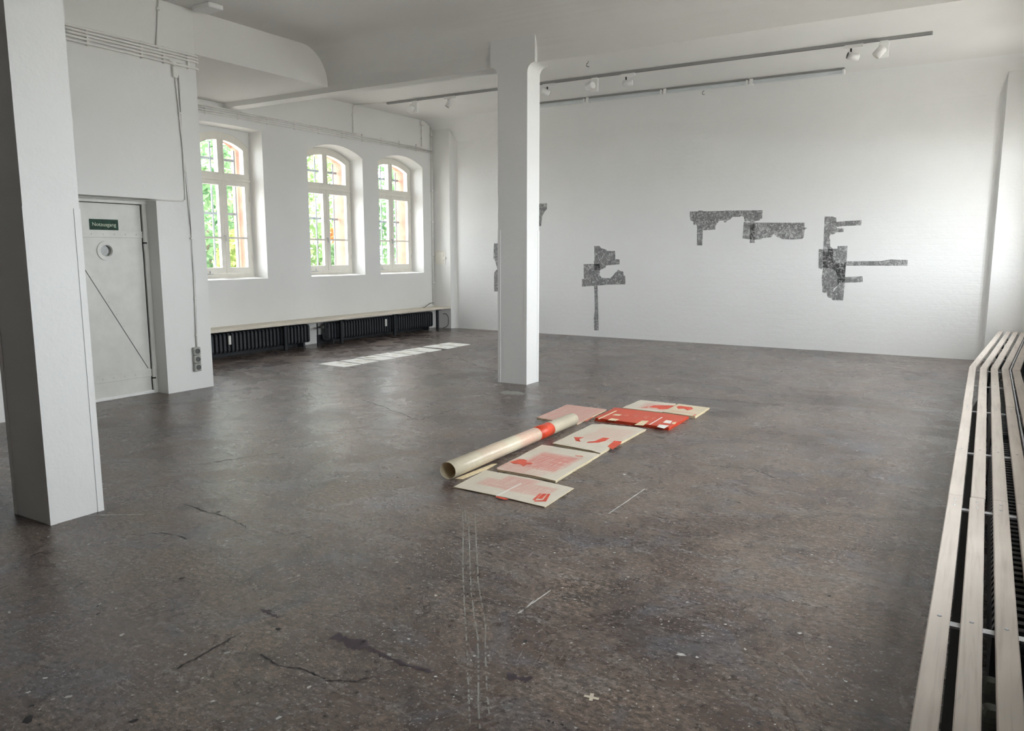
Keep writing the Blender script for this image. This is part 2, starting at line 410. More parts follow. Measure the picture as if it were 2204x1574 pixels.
# wall with the iron door: a thick block in front of the window wall --------
DY0, DY1, DZ = 3.98, 5.03, 2.045    # doorway in the block
bm = bmesh.new()
ringplate(bm, rect(YS, 5.6, -.05, ZC1+.02), [rect(DY0, DY1, -.03, DZ)], 'x', XD, XD-.28)
box(bm, XW+.001, XD-.28, 5.40, 5.6, -.05, ZC1)      # end wall of the vestibule
box(bm, XW+.001, XD-.28, 2.6, 2.8, -.05, ZC1)
wd = obj('wall_entrance', bm, 'wall_paint'); wd['kind'] = 'structure'
simple('vestibule_paint', (.44, .34, .21), .7, nscale=2, namp=.1)
vw = obj('wall_vestibule', B(XW+.002, XD-.282, 5.37, 5.399, 0, ZC1), 'vestibule_paint'); vw['kind'] = 'structure'

# wall behind the camera and right wall with its windows
ws = obj('wall_rear', B(XD-.3, 1.2, YS-.2, YS, -.05, ZC1+.1), 'wall_paint'); ws['kind'] = 'structure'
RWIN = [3.3, 5.15, 7.0]
hi = [arch(c-.74, c+.74, 1.02, 3.10, 3.28) for c in RWIN]; hm = [arch(c-.71, c+.71, 1.05, 3.06, 3.25) for c in RWIN]
wr = obj('wall_right', hole_wall(bmesh.new(), hi, hm, hm, YS-.2, YK, -.45, 4.25, XR, XR+.16, XR+.34), ['wall_paint', 'outdoor_brick']); wr['kind'] = 'structure'
ANG = math.atan2(XRE-XR, YP-YK); LEN = (YP-YK)/math.cos(ANG)
RW2 = [1.0, 2.75]
hi = [arch(c-.74, c+.74, 1.02, 3.10, 3.28) for c in RW2]; hm = [arch(c-.71, c+.71, 1.05, 3.06, 3.25) for c in RW2]
wr2 = obj('wall_right_bend', hole_wall(bmesh.new(), hi, hm, hm, 0, LEN+.15, -.45, 4.25, 0, .16, .34), ['wall_paint', 'outdoor_brick'])
wr2.location = (XR, YK, 0); wr2.rotation_euler = (0, 0, -ANG); wr2['kind'] = 'structure'

# ------------------------------------------------------------------ windows (local: x outward, y along the wall, z up)
def window(idx, loc, rotz, hw, z0, zs, zc, near_handle=True):
    e = empty('window_%d' % idx, loc, kind='structure'); e.rotation_euler = (0, 0, rotz)
    def part(name, bm, mat, par=e, smooth=False): return obj(name, bm, mat, par, smooth, world=False)
    def sub(name, bm, mat, par): 
        o = obj(name, bm, mat, None, world=False); o.parent = par; return o
    F = .055; zt = 2.55; zt2 = 2.66                     # outer frame width, transom
    h = zc-zs; half = hw; r = (half*half+h*h)/(2*h); cz = zc-r
    def top(u, off): rr = r-off; return cz+math.sqrt(max(rr*rr-u*u, 0))
    def fan(u0, u1, zlo, off, n=7): return [(u0, zlo), (u1, zlo)]+[(u1+(u0-u1)*i/n, top(u1+(u0-u1)*i/n, off)) for i in range(n+1)]
    low = rect(-hw+F, hw-F, z0+.06, zt)
    g = .055
    part('frame', ringplate(bmesh.new(), arch(-hw, hw, z0, zs, zc), [fan(-hw+.115, -g, zt2, .115), fan(g, hw-.115, zt2, .115), low], 'x', .0, .075), 'trim_paint')
    part('transom_moulding', box(bmesh.new(), -.03, .0, -hw+.012, hw-.012, zt-.005, zt+.035, .008), 'trim_paint')
    for s in (-1, 1):
        fl_ = part('fanlight_bead', ringplate(bmesh.new(), fan(*sorted((s*(g-.018), s*(hw-.097))), zt2-.018, .097), [fan(*sorted((s*g, s*(hw-.115))), zt2, .115)], 'x', -.012, .0), 'trim_paint')
        sub('pane', extr(bmesh.new(), fan(*sorted((s*(g-.005), s*(hw-.11))), zt2-.005, .11), 'x', .035, .04), 'glass', fl_)
        a, b = sorted((s*.004, s*(hw-F+.004)))
        S = .068
        sa = part('sash', ringplate(bmesh.new(), rect(a, b, z0+.062, zt-.006), [rect(a+S, b-S, z0+.062+.085, 1.70), rect(a+S, b-S, 1.728, zt-.07)], 'x', -.018, .04), 'trim_paint')
        for q in (rect(a+S-.005, b-S+.005, z0+.14, 1.705), rect(a+S-.005, b-S+.005, 1.723, zt-.065)):
            sub('pane', extr(bmesh.new(), q, 'x', .012, .017), 'glass', sa)
        for zz in (1.42, 2.3):
            yy = s*(hw-F+.012)
            sub('hinge', T([(-.026, yy, zz-.04), (-.026, yy, zz+.04)], .007, 6), 'trim_paint', sa)
        if s == 1:
            hd = T([(-.018, .012, 1.74), (-.05, .012, 1.74)], .008, 6); tube(hd, [(-.05, .012, 1.745), (-.055, .012, 1.66)], .008, 6)
            sub('handle', hd, 'galvanised', sa)
    st = T([(-.03, .30, z0+.05), (-.03, .30, z0+.10)], .006, 6); tube(st, [(-.03, .25, z0+.055), (-.03, .52, z0+.05)], .006, 6)
    part('casement_stay', st, 'galvanised')
    part('sill_board', box(bmesh.new(), -.02, .10, -hw, hw, z0-.02, z0+.012, .004), 'trim_paint')
    return e
for i, q in enumerate(WIN): window(i+1, (-9.70, q['c'], 0), math.pi, q['hw'], 1.13, 3.07, 3.245)  # the fourth fills the added opening that lights the vestibule
for i, c in enumerate(RWIN): window(i+5, (XR+.16, c, 0), 0, .71, 1.05, 3.06, 3.25)
for i, c in enumerate(RW2):
    p = Vector((XR, YK, 0))+Matrix.Rotation(-ANG, 3, 'Z') @ Vector((.16, c, 0))
    window(i+5+len(RWIN), p, -ANG, .71, 1.05, 3.06, 3.25)
# sky portals in the window openings guide the sampling of the sky (they give no light of their own)
def portal(loc, rot, w_, h_):
    L = bpy.data.lights.new('window_portal', 'AREA'); L.shape = 'RECTANGLE'; L.size = h_; L.size_y = w_; L.cycles.is_portal = True
    o = bpy.data.objects.new('window_portal', L); C.objects.link(o); o.location = loc; o.rotation_euler = rot; return o
for q in WIN: portal((XO-.02, q['c'], 2.17), (0, -math.pi/2, 0), 2*q['hw']+.05, 2.25)
for c in RWIN: portal((XR+.37, c, 2.15), (0, math.pi/2, 0), 1.5, 2.4)
for c in RW2:
    p = Vector((XR, YK, 2.15))+Matrix.Rotation(-ANG, 3, 'Z') @ Vector((.37, c, 0)); portal(p, (0, math.pi/2, -ANG), 1.5, 2.4)

# iron bars outside the three visible windows
gl = ['iron bar grille outside the window nearest the iron door', 'iron bar grille outside the middle window of the three', 'iron bar grille outside the window next to the far corner']
for i, q in enumerate(WIN[:3]):
    e = empty('window_grille', (-9.93, q['c'], 1.1), gl[i], 'grille', 'window grilles')
    for k in range(5):
        y = q['c']+(k-2)*.215
        tp = 3.03 if abs(k-2) == 2 else 3.12
        bx('bar', 'bar_metal', e, -9.938, -9.922, y-.012, y+.012, 1.125, tp)
    for z in (1.22, 2.08, 2.88):
        bx('crossbar', 'bar_metal', e, -9.948, -9.938, q['c']-q['hw']+.07, q['c']+q['hw']-.07, z-.018, z+.018)

# ------------------------------------------------------------------ columns
def column(x0, x1, y0, y1, label, step=1.74):
    e = empty('column', ((x0+x1)/2, (y0+y1)/2, 0), label, 'column', 'free-standing columns of the hall')
    # shaft, flaring into a wider head at the beam
    cx = (x0+x1)/2; hwid = (x1-x0)/2; fl_ = .095
    pts = [(hwid, 0), (hwid, ZB-fl_)]
    pts += [(hwid+fl_-fl_*math.cos(math.radians(a)), ZB-fl_+fl_*math.sin(math.radians(a))) for a in (15, 30, 45, 60, 75, 90)]
    loop = [(cx+a, z) for a, z in pts]+[(cx+hwid+fl_, ZC1), (cx-hwid-fl_, ZC1)]+[(cx-a, z) for a, z in reversed(pts)]
    bm = bmesh.new(); extr(bm, loop, 'y', y0, y1)
    # bmesh loop is closed at the base
    obj('shaft', bm, 'column_paint', e)
    t = .0035; wd_ = .033
    for sx, xx in ((-1, x0), (1, x1)):
        for sy, yy in ((-1, y0), (1, y1)):
            X0, X1 = sorted((xx+sx*t, xx-sx*wd_)); Y0, Y1 = sorted((yy+sy*t, yy-sy*wd_))
            b = bmesh.new()
            lp = [(xx+sx*t, yy+sy*t), (xx-sx*wd_, yy+sy*t), (xx-sx*wd_, yy-sy*.001), (xx-sx*.001, yy-sy*.001), (xx-sx*.001, yy-sy*wd_), (xx+sx*t, yy-sy*wd_)]
            extr(b, lp, 'z', 0, step); obj('corner_guard', b, 'column_paint', e)
    return e
column(-4.775, -4.395, 7.515, 7.79, 'white square column in the middle of the hall, behind the paper roll', 1.745)
column(-4.705, -4.325, 2.175, 2.475, 'large white square column in the left foreground, in front of the iron door')

# ------------------------------------------------------------------ iron door
XL = XD-.195
dr = empty('door_1', (XL, (DY0+DY1)/2, 0), kind='structure')
PY, PZ, PRr = 4.573, 1.516, .062
def circ(cy, cz, r, n=24): return [(cy+r*math.cos(2*math.pi*i/n), cz+r*math.sin(2*math.pi*i/n)) for i in range(n)]
bm = ringplate(bmesh.new(), rect(DY0+.03, DY1-.06, .012, 1.985), [circ(PY, PZ, PRr*.9)], 'x', XL, XL-.05)
leaf_ = obj('door_leaf', bm, 'door_paint', dr)
obj('porthole_ring', ringplate(bmesh.new(), circ(PY, PZ, .098), [circ(PY, PZ, PRr)], 'x', XL+.012, XL-.003), 'door_paint', dr)
obj('porthole_glass', extr(bmesh.new(), circ(PY, PZ, PRr), 'x', XL-.02, XL-.025), 'dusty_glass', dr)
for za, zb_ in ((1.648, 1.715), (.185, .265)):
    st = bx('strap', 'door_paint', dr, XL-.001, XL+.009, DY0+.03, DY1-.04, za, zb_, bev=.002)
    for k in range(8):
        y = DY0+.1+k*.118
        b = bmesh.new(); bmesh.ops.create_uvsphere(b, u_segments=8, v_segments=5, radius=.008, matrix=Matrix.Translation((XL+.009, y, (za+zb_)/2)) @ Matrix.Diagonal((.5, 1, 1, 1)))
        obj('rivet', b, 'door_paint', st)
# diagonal brace: thin flat strip with rivets
p0, p1 = Vector((XL, DY0+.30, 1.44)), Vector((XL, DY1-.09, .275)); d = (p1-p0).normalized(); nrm = Vector((0, -d.z, d.y))
b = bmesh.new()
V = [p0-nrm*.003, p1-nrm*.003, p1+nrm*.003, p0+nrm*.003]
extr(b, [(v.y, v.z) for v in V], 'x', XL-.001, XL+.004); dg = obj('diagonal_seam', b, 'socket_dark', dr)
for k in range(9):
    c = p0+(p1-p0)*((k+.5)/9)+nrm*.03
    b = bmesh.new(); bmesh.ops.create_uvsphere(b, u_segments=8, v_segments=5, radius=.007, matrix=Matrix.Translation(c) @ Matrix.Diagonal((.5, 1, 1, 1)))
    obj('rivet', b, 'door_paint', dg)
bx('frame_post', 'door_paint', dr, XL-.06, XL+.02, DY1-.048, DY1, 0, 2.0, bev=.003)
bx('frame_head', 'door_paint', dr, XL-.06, XL+.03, DY0, DY1, 1.992, DZ, bev=.003)
bx('frame_post', 'door_paint', dr, XL-.06, XL+.02, DY0, DY0+.025, 0, 2.0, bev=.003)
bx('frame_gap', 'gap_black', dr, XL-.055, XL-.004, DY1-.062, DY1-.046, 0, 1.992)
for z in (1.60, .17):
    h = obj('hinge', T([(XL+.022, DY1-.042, z-.09), (XL+.022, DY1-.042, z+.12)], .017, 10), 'door_paint', dr)
    obj('knuckle', T([(XL+.022, DY1-.042, z-.01), (XL+.022, DY1-.042, z+.005)], .019, 10), 'gap_black', h)
bx('threshold', 'wall_paint', dr, XL-.06, XL+.018, DY0, DY1, 0, .035, bev=.006)
# emergency exit sign
def text_mesh(body, size, depth=.0015):
    cu = bpy.data.curves.new('t', 'FONT'); cu.body = body; cu.size = size; cu.align_x = 'CENTER'; cu.align_y = 'CENTER'; cu.extrude = depth; cu.resolution_u = 3
    o = bpy.data.objects.new('t', cu); C.objects.link(o); bpy.context.view_layer.update()
    me = bpy.data.meshes.new_from_object(o.evaluated_get(bpy.context.evaluated_depsgraph_get()))
    bpy.data.objects.remove(o); bpy.data.curves.remove(cu); return me
s0, s1 = onx(191, 471, XL), onx(255, 496, XL)
cy, cz = (s0.y+s1.y)/2, (s0.z+s1.z)/2; sw, sh = s1.y-s0.y, s0.z-s1.z
sg = empty('exit_sign', (XL, cy, cz), 'dark green emergency exit sign lettered Notausgang on the iron door', 'sign')
bx('sign_plate', 'sign_green', sg, XL+.0005, XL+.004, cy-sw/2, cy+sw/2, cz-sh/2, cz+sh/2, bev=.001)
me = text_mesh('Notausgang', .062); me.materials.clear(); me.materials.append(M['sign_letter'])
wdt = max(v.co.x for v in me.vertices)-min(v.co.x for v in me.vertices)
o = bpy.data.objects.new('lettering', me); C.objects.link(o); o.parent = sg; o.location = (.0045, 0, 0)
o.rotation_euler = (math.pi/2, 0, math.pi/2); k = sw*.82/wdt; o.scale = (k, k*1.0, 1)

# ------------------------------------------------------------------ triple socket
ty0, ty1 = 5.345, 5.43
tz1 = .468
e = empty('wall_socket', (XD, (ty0+ty1)/2, .2), 'grey triple power socket low on the wall beside the iron door', 'socket')
for k in range(3):
    z1_ = tz1-k*.09; z0_ = z1_-.086
    pl_ = obj('socket_plate', B(XD, XD+.04, ty0, ty1, z0_, z1_, bev=.006), 'socket_grey', e)
    obj('socket_well', ringplate(bmesh.new(), circ((ty0+ty1)/2, (z0_+z1_)/2, .029, 18), [circ((ty0+ty1)/2, (z0_+z1_)/2, .022, 18)], 'x', XD+.039, XD+.045), 'socket_dark', pl_)
    obj('socket_face', extr(bmesh.new(), circ((ty0+ty1)/2, (z0_+z1_)/2, .022, 18), 'x', XD+.036, XD+.0405), 'socket_dark', pl_)

# ------------------------------------------------------------------ conduits
def clamp_x(par, x, y, z0, z1): bx('clamp', 'pipe_paint', par, x-.004, x+.03, y-.011, y+.011, z0, z1, bev=.004)
e = empty('conduit_bundle', (XD, 4.8, 3.4), 'bundle of five painted conduits running above the iron door', 'pipe')
for k, z in enumerate((3.565, 3.535, 3.505, 3.472, 3.437)):
    x = XD+.026
    end = 5.625 if k != 3 else 5.33
    pts = [(x, YS+.02, z), (x, 5.57, z), (x-.006, 5.60, z), (x-.02, 5.62, z), (x-.035, 5.628, z)] if k != 3 else [(x, YS+.02, z), (x, 5.25, z), (x, 5.30, z-.02), (x, 5.32, z-.05)]
    obj('conduit', T(pts, .0125, 8), 'pipe_paint', e, True)
obj('coupling', T([(XD+.020, 5.36, 3.44), (XD+.018, 5.47, 3.44)], .018, 10), 'pipe_paint', e, True)
obj('coupling', T([(XD+.018, 5.15, 3.545), (XD+.018, 5.19, 3.545)], .017, 10), 'pipe_paint', e, True)
for y in (3.3, 4.415, 4.964, 5.21, 5.495): clamp_x(e, XD, y, 3.42, 3.582)
e = empty('conduit', (XD, 5.42, .47), 'thin painted conduit dropping from the bundle to the triple socket', 'pipe')
obj('pipe', T([(XD+.014, 5.33, 3.42), (XD+.014, 5.335, 3.35), (XD+.014, 5.405, 2.05), (XD+.014, 5.42, 1.2), (XD+.014, 5.40, .468)], .009, 8), 'pipe_paint', e, True)
bx('junction_box', 'pipe_paint', e, XD, XD+.035, 5.30, 5.36, 3.30, 3.41, bev=.006)
for z, y in ((2.95, 5.36), (2.35, 5.39), (1.65, 5.415), (1.0, 5.417), (.6, 5.406)): bx('clamp', 'pipe_paint', e, XD, XD+.027, y-.016, y+.016, z-.01, z+.01, bev=.003)
e = empty('door_conduit', (XD, 5.2, 2.03), 'thin conduit running sideways from the drop to the iron door head', 'pipe')
obj('pipe', T([(XD+.012, 5.375, 3.33), (XD+.012, 5.375, 2.10), (XD+.012, 5.37, 2.06), (XD+.012, 5.34, 2.04), (XD+.012, 5.03, 2.035)], .0075, 8), 'pipe_paint', e, True)
obj('pipe', T([(XD+.006, 5.03, 2.035), (XD-.08, 5.02, 2.038), (XL+.04, 4.98, 2.03), (XL+.04, DY0+.02, 2.025)], .0075, 8), 'pipe_paint', e, True)
e = empty('riser_conduit', (XD, 5.13, 3.58), 'thin conduit rising from the pipe bundle to the ceiling above the door', 'pipe')
obj('pipe', T([(XD+.012, 5.19, ZC1), (XD+.012, 5.165, 3.75), (XD+.012, 5.14, 3.58)], .009, 8), 'pipe_paint', e, True)
bx('clamp', 'pipe_paint', e, XD, XD+.027, 5.165, 5.20, 3.93, 3.96, bev=.003)
e = empty('conduit_bundle', (XW, 9.8, 3.42), 'long bundle of four painted conduits above the three arched windows', 'pipe')
for k, z in enumerate((3.515, 3.488, 3.455, 3.425)):
    x = XW+.028; ye = (10.3, 12.10, 12.40, 12.40)[k]
    pts = [(x, 5.62, z), (x, ye, z)]
    if k == 1: pts += [(x, 12.12, z+.01), (x, 12.125, z+.04)]
    obj('conduit', T(pts, .012, 8), 'pipe_paint', e, True)
for y in (6.7, 7.266, 7.823, 8.36, 8.9, 9.42, 9.96, 10.45, 10.95, 11.45, 11.95): clamp_x(e, XW, y, 3.41, 3.53)
e = empty('track_feed', (XW, 10.22, 3.5), 'thin conduit feeding the ceiling track from the window wall bundle', 'pipe')
obj('pipe', T([(XW+.014, 10.225, 3.5), (XW+.014, 10.24, 3.95), (XW+.03, 10.25, 3.985), (XW+.08, 10.27, 3.99), (-8.82, 10.43, 3.985)], .009, 8), 'pipe_paint', e, True)
for z in (3.62, 3.83): bx('clamp', 'pipe_paint', e, XW, XW+.027, 10.215, 10.25, z-.01, z+.01, bev=.003)
e = empty('short_conduit', (XW, 12.12, 3.5), 'short conduit with a small box below the ceiling near the far corner', 'pipe')
obj('pipe', T([(XW+.014, 12.125, 3.52), (XW+.014, 12.12, 3.92)], .009, 8), 'pipe_paint', e, True)
bx('junction_box', 'pipe_paint', e, XW, XW+.045, 12.08, 12.165, 3.90, 3.975, bev=.008)
for z in (3.66, 3.80): bx('clamp', 'pipe_paint', e, XW, XW+.027, 12.105, 12.14, z-.01, z+.01, bev=.003)
e = empty('corner_conduit', (XW, 12.43, .44), 'pair of vertical conduits in the far corner beside the windows', 'pipe')
obj('pipe', T([(XW+.016, 12.405, .45), (XW+.016, 12.405, 3.9)], .012, 8), 'pipe_paint', e, True)
obj('pipe', T([(XW+.016, 12.436, .45), (XW+.016, 12.436, 3.9)], .010, 8), 'pipe_paint', e, True)
for z in (.9, 1.45, 2.1, 2.7, 3.3, 3.75): bx('clamp', 'pipe_paint', e, XW, XW+.03, 12.388, 12.45, z-.011, z+.011, bev=.004)

# inspection hatch on the far left pilaster
h0, h1 = ony(400+1968/3.66, 180+1325/3.66, YP), ony(400+2035/3.66, 180+1420/3.66, YP)
e = empty('inspection_hatch', ((h0.x+h1.x)/2, YP, h1.z), 'small white metal hatch with a latch on the corner pilaster', 'hatch')
bx('hatch_frame', 'trim_paint', e, h0.x-.02, h1.x+.03, YP-.008, YP, h1.z-.02, h0.z+.02, bev=.003)
bx('hatch_door', 'trim_paint', e, h0.x, h1.x, YP-.016, YP-.008, h1.z, h0.z, bev=.004)
bx('latch', 'trim_paint', e, h1.x-.01, h1.x+.05, YP-.03, YP-.010, (h0.z+h1.z)/2-.03, (h0.z+h1.z)/2+.02, bev=.005)

# ------------------------------------------------------------------ radiators
def rad_section(depth, height, thick, name='section'):
    """one cast-iron column: rounded top and bottom, two hubs; local origin at its base centre (x depth, y width)"""
    b = bmesh.new(); r = .035; lp = []
    for cx_, cz_, a0 in ((depth/2-r, height-r, 0), (-depth/2+r, height-r, 90), (-depth/2+r, r, 180), (depth/2-r, r, 270)):
        lp += [(cx_+r*math.cos(math.radians(a0+t)), cz_+r*math.sin(math.radians(a0+t))) for t in (0, 45, 90)]
    extr(b, lp, 'y', -thick/2, thick/2)
    return b
def radiator(x, y0, n, pitch, z0, depth, height, label, group, tagk=None, valve=None):
    e = empty('radiator', (x, y0+n*pitch/2, 0), label, 'radiator', group)
    proto = obj('section', rad_section(depth, height, pitch*.52), 'radiator_paint', None, world=False); proto.parent = e; proto.location = (0, y0-e.location.y, z0)
    for k in range(1, n): share(proto, 'section', (x, y0+k*pitch, z0), e)
    y1 = y0+(n-1)*pitch
    for z in (z0+.05, z0+height-.05): obj('hub', T([(x, y0-.02, z), (x, y1+.02, z)], .024, 8), 'radiator_paint', e, True)
    for y in (y0+pitch*1.5, y1-pitch*1.5): bx('foot', 'radiator_paint', e, x-depth/2, x+depth/2-.01, y-.012, y+.012, 0, z0+.01)
    if tagk is not None:
        s = depth/2; y = y0+tagk*pitch
        bx('heat_meter', 'tag_white', e, x+s, x+s+.025, y-.022, y+.022, z0+height-.17, z0+height-.04, bev=.005)
    return e
radiator(-9.275, 6.86, 29, .070, .07, .15, .29, 'black cast iron radiator under the shelf, the one nearer the iron door', 'radiators under the wall shelf', 6)
radiator(-9.275, 9.28, 43, .0665, .06, .15, .29, 'black cast iron radiator under the shelf, the one nearer the far corner', 'radiators under the wall shelf', 21)
for y, lb in ((9.14, 'dark radiator valve between the two radiators under the shelf'),):
    e = empty('radiator_valve', (-9.25, y, .28), lb, 'valve')
    obj('valve_body', T([(-9.275, y-.04, .285), (-9.275, y+.11, .285)], .016, 8), 'steel_dark', e, True)
    obj('valve_knob', T([(-9.26, y, .285), (-9.19, y, .285)], .022, 10), 'valve_grey', e, True)
    obj('valve_pipe', T([(-9.30, y-.03, .285), (-9.30, y-.03, 0)], .010, 8), 'tag_white', e, True)

o = obj('shade_strip_left', box(B(XW, XW+.03, 5.62, 8.93, 0, .14), XW, XW+.03, 9.22, 12.2, 0, .14), 'steel_dark'); o['kind'] = 'structure'  # dark strips: painted shade on the wall under and behind the radiators
# shelf above the left radiators
SZ = .432
e = empty('wall_shelf', (-9.2, 9.0, 0), 'long narrow wooden shelf on dark steel legs along the window wall', 'shelf')
bx('shelf_board', 'shelf_wood', e, XW, -9.235, 5.62, YP-.002, SZ-.027, SZ, bev=.002)
bx('shelf_board', 'shelf_wood', e, -9.231, -9.045, 5.62, YP-.002, SZ-.027, SZ, bev=.003)
bx('edge_strip', 'shelf_wood', e, -9.045, -9.03, 5.62, YP-.002, SZ-.034, SZ+.001, bev=.002)
for y in (6.74, 8.27, 9.49, 10.86, 12.16):
    p = bx('leg', 'steel_dark', e, -9.16, -9.12, y-.025, y+.025, 0, SZ-.036, bev=.003)
    bx('bracket', 'steel_dark', p, -9.42, -9.06, y-.02, y+.02, SZ-.052, SZ-.0275)
    bx('bracket_plate', 'steel_dark', p, -9.17, -9.10, y-.10, y+.10, SZ-.046, SZ-.028)
for y in (8.93, 9.10):
    bx('strut', 'steel_dark', e, -9.13, -9.11, y-.008, y+.008, 0.0 if y < 9 else .2, SZ-.06)
def cable(name, pts, r, label, mat='cable_black'):
    # smooth the control points (Catmull-Rom)
    P = [Vector(p) for p in pts]; P = [P[0]*2-P[1]]+P+[P[-1]*2-P[-2]]; out = []
    for i in range(1, len(P)-2):
        for s in range(6):
            t = s/6; a, b_, c, d_ = P[i-1:i+3]
            out.append(.5*((2*b_)+(-a+c)*t+(2*a-5*b_+4*c-d_)*t*t+(-a+3*b_-3*c+d_)*t**3))
    out.append(P[-2]); o = obj(name, T(out, r, 6), mat, None, True, loc=pts[0]); return props(o, label, 'cable')
cable('cable', [(-9.09, 12.27, .30), (-9.07, 12.36, .29), (-9.06, 12.415, .20), (-9.07, 12.40, .06), (-9.09, 12.28, .02)], .006, 'black cable looping from the shelf leg to the floor in the corner')
cable('cable', [(XW+.03, 12.40, .50), (XW+.06, 12.25, .50), (XW+.12, 12.0, .44), (XW+.16, 11.9, .438)], .006, 'short black cable lying on the shelf below the corner conduits')

# ------------------------------------------------------------------ ceiling track and spotlights
TY, TZ = 10.43, ZC2
tx0, tx1 = ony(833, 222, TY).x, ony(2008, 68, TY).x
e = empty('light_track', ((tx0+tx1)/2, TY, TZ-.04), 'long grey lighting track on the ceiling in front of the back wall', 'track')
bx('rail', 'rail_metal', e, tx0, tx1, TY-.018, TY+.018, TZ-.034, TZ, bev=.002)
bx('end_cap', 'spot_white', e, tx0-.02, tx0, TY-.019, TY+.019, TZ-.035, TZ)
bx('groove', 'black_plastic', e, tx0+.01, tx1-.01, TY-.007, TY+.007, TZ-.0355, TZ-.033)
def head(name, par, c, d, r, ln, dark):
    d = Vector(d).normalized(); c = Vector(c); b = bmesh.new()
    tube(b, [c-d*ln*.5, c-d*ln*.42, c+d*ln*.5], [r*.8, r, r], 20)
    h_ = obj(name, b, 'spot_white', par)
    for p in h_.data.polygons: p.use_smooth = len(p.vertices) == 4
    q = c+d*ln*.5
    obj('lens', T([q-d*.004, q+d*.003], r*.86, 20), 'black_plastic' if dark else 'trim_paint', h_)
    return h_
def spot(px, py, kind, d, label):
    x = ony(px, py, TY).x; zt = TZ-.034
    e = empty('spotlight', (x, TY, zt), label, 'spotlight', 'spotlights on the ceiling track')
    if kind == 'A':
        bx('adapter', 'spot_white', e, x-.105, x+.105, TY-.018, TY+.018, zt-.042, zt, bev=.003)
        obj('arm', T([(x-.03, TY, zt-.04), (x-.03, TY, zt-.085)], .011, 8), 'black_plastic', e)
        dd = Vector(d).normalized(); c = Vector((x-.03, TY, zt-.125))-dd*.03
        head('lamp_head', e, c, d, .042, .135, True)
    else:
        bx('adapter', 'spot_white', e, x-.045, x+.045, TY-.018, TY+.018, zt-.025, zt, bev=.003)
        bx('driver_box', 'spot_white', e, x-.055, x+.055, TY-.016, TY+.016, zt-.19, zt-.02, bev=.004)
        dd = Vector(d).normalized(); c = Vector((x-.02, TY-.07, zt-.12))+dd*.02
        obj('arm', T([(x, TY-.01, zt-.11), c], .012, 8), 'spot_white', e)
        head('lamp_head', e, c, d, .05, .125, False)
    return e
spot(893, 222, 'B', (-.55, -.15, -.8), 'white spotlight with square driver box, leftmost on the ceiling track')
spot(968, 210, 'A', (-.45, -.25, -.85), 'small white cylinder spotlight tilted down, second from the left on the track')
spot(1182, 186, 'A', (.6, .5, -.3), 'spotlight adapter mostly hidden behind the middle column on the track')
spot(1280, 172, 'B', (-.9, .42, -.1), 'white spotlight with square driver box just right of the middle column')
spot(1352, 163, 'A', (-1, -.2, 0), 'small white cylinder spotlight pointing left, right of the middle column')
spot(1838, 99, 'A', (-.88, -.42, .22), 'white cylinder spotlight aimed left near the right end of the track')
spot(1903, 90, 'B', (-.62, -.2, -.75), 'white spotlight with square driver box, rightmost on the ceiling track')

# linear battens nearer the back wall
FY = 11.8
xs = [ony(px, py, FY).x for px, py in ((1100, 225), (1262, 208), (1428, 191), (1613, 171), (1821, 150))]
bl = ['clear strip light batten on the ceiling, starting behind the middle column', 'clear strip light batten on the ceiling, second from the middle column', 'clear strip light batten on the ceiling, third from the middle column', 'clear strip light batten at the right end of the row']
for i in range(4):
    a, b_ = xs[i]+.012, xs[i+1]-.012
    e = empty('light_batten', ((a+b_)/2, FY, ZC2-.07), bl[i], 'light', 'strip light battens on the ceiling')
    bx('housing', 'rail_metal', e, a, b_, FY-.035, FY+.035, ZC2-.028, ZC2, bev=.004)
    bx('diffuser', 'batten_clear', e, a+.01, b_-.01, FY-.045, FY+.045, ZC2-.078, ZC2-.028, bev=.014, seg=2)
    bx('end_cap', 'spot_white', e, b_-.03, b_, FY-.046, FY+.046, ZC2-.08, ZC2-.02, bev=.006)
    bx('clip', 'spot_white', e, a, a+.05, FY-.048, FY+.048, ZC2-.09, ZC2-.01, bev=.006)
# small items on ceiling and wall
o = obj('ceiling_box', B(*sorted((onz(395, 6, ZC1).x, onz(462, 6, ZC1).x)), 5.50, 5.68, ZC1-.05, ZC1, bev=.008), 'spot_white', loc=(-7.2, 5.6, ZC1)); props(o, 'white junction box on the ceiling at the top edge, above the window soffit', 'box')
for px, py, lb in ((1266, 131, 'small hook in the ceiling just right of the middle column'), (1515, 193, 'small hook under the strip light battens near the back wall')):
    p = onz(px, py, ZC2); pts = [(p.x+.025*math.cos(a), p.y, p.z-.05+.025*math.sin(a)) for a in [math.radians(t) for t in range(90, 330, 30)]]
    o = obj('ceiling_hook', T([(p.x, p.y, ZC2)]+pts, .004, 6), 'steel_dark', None, True, loc=p); props(o, lb, 'hook')

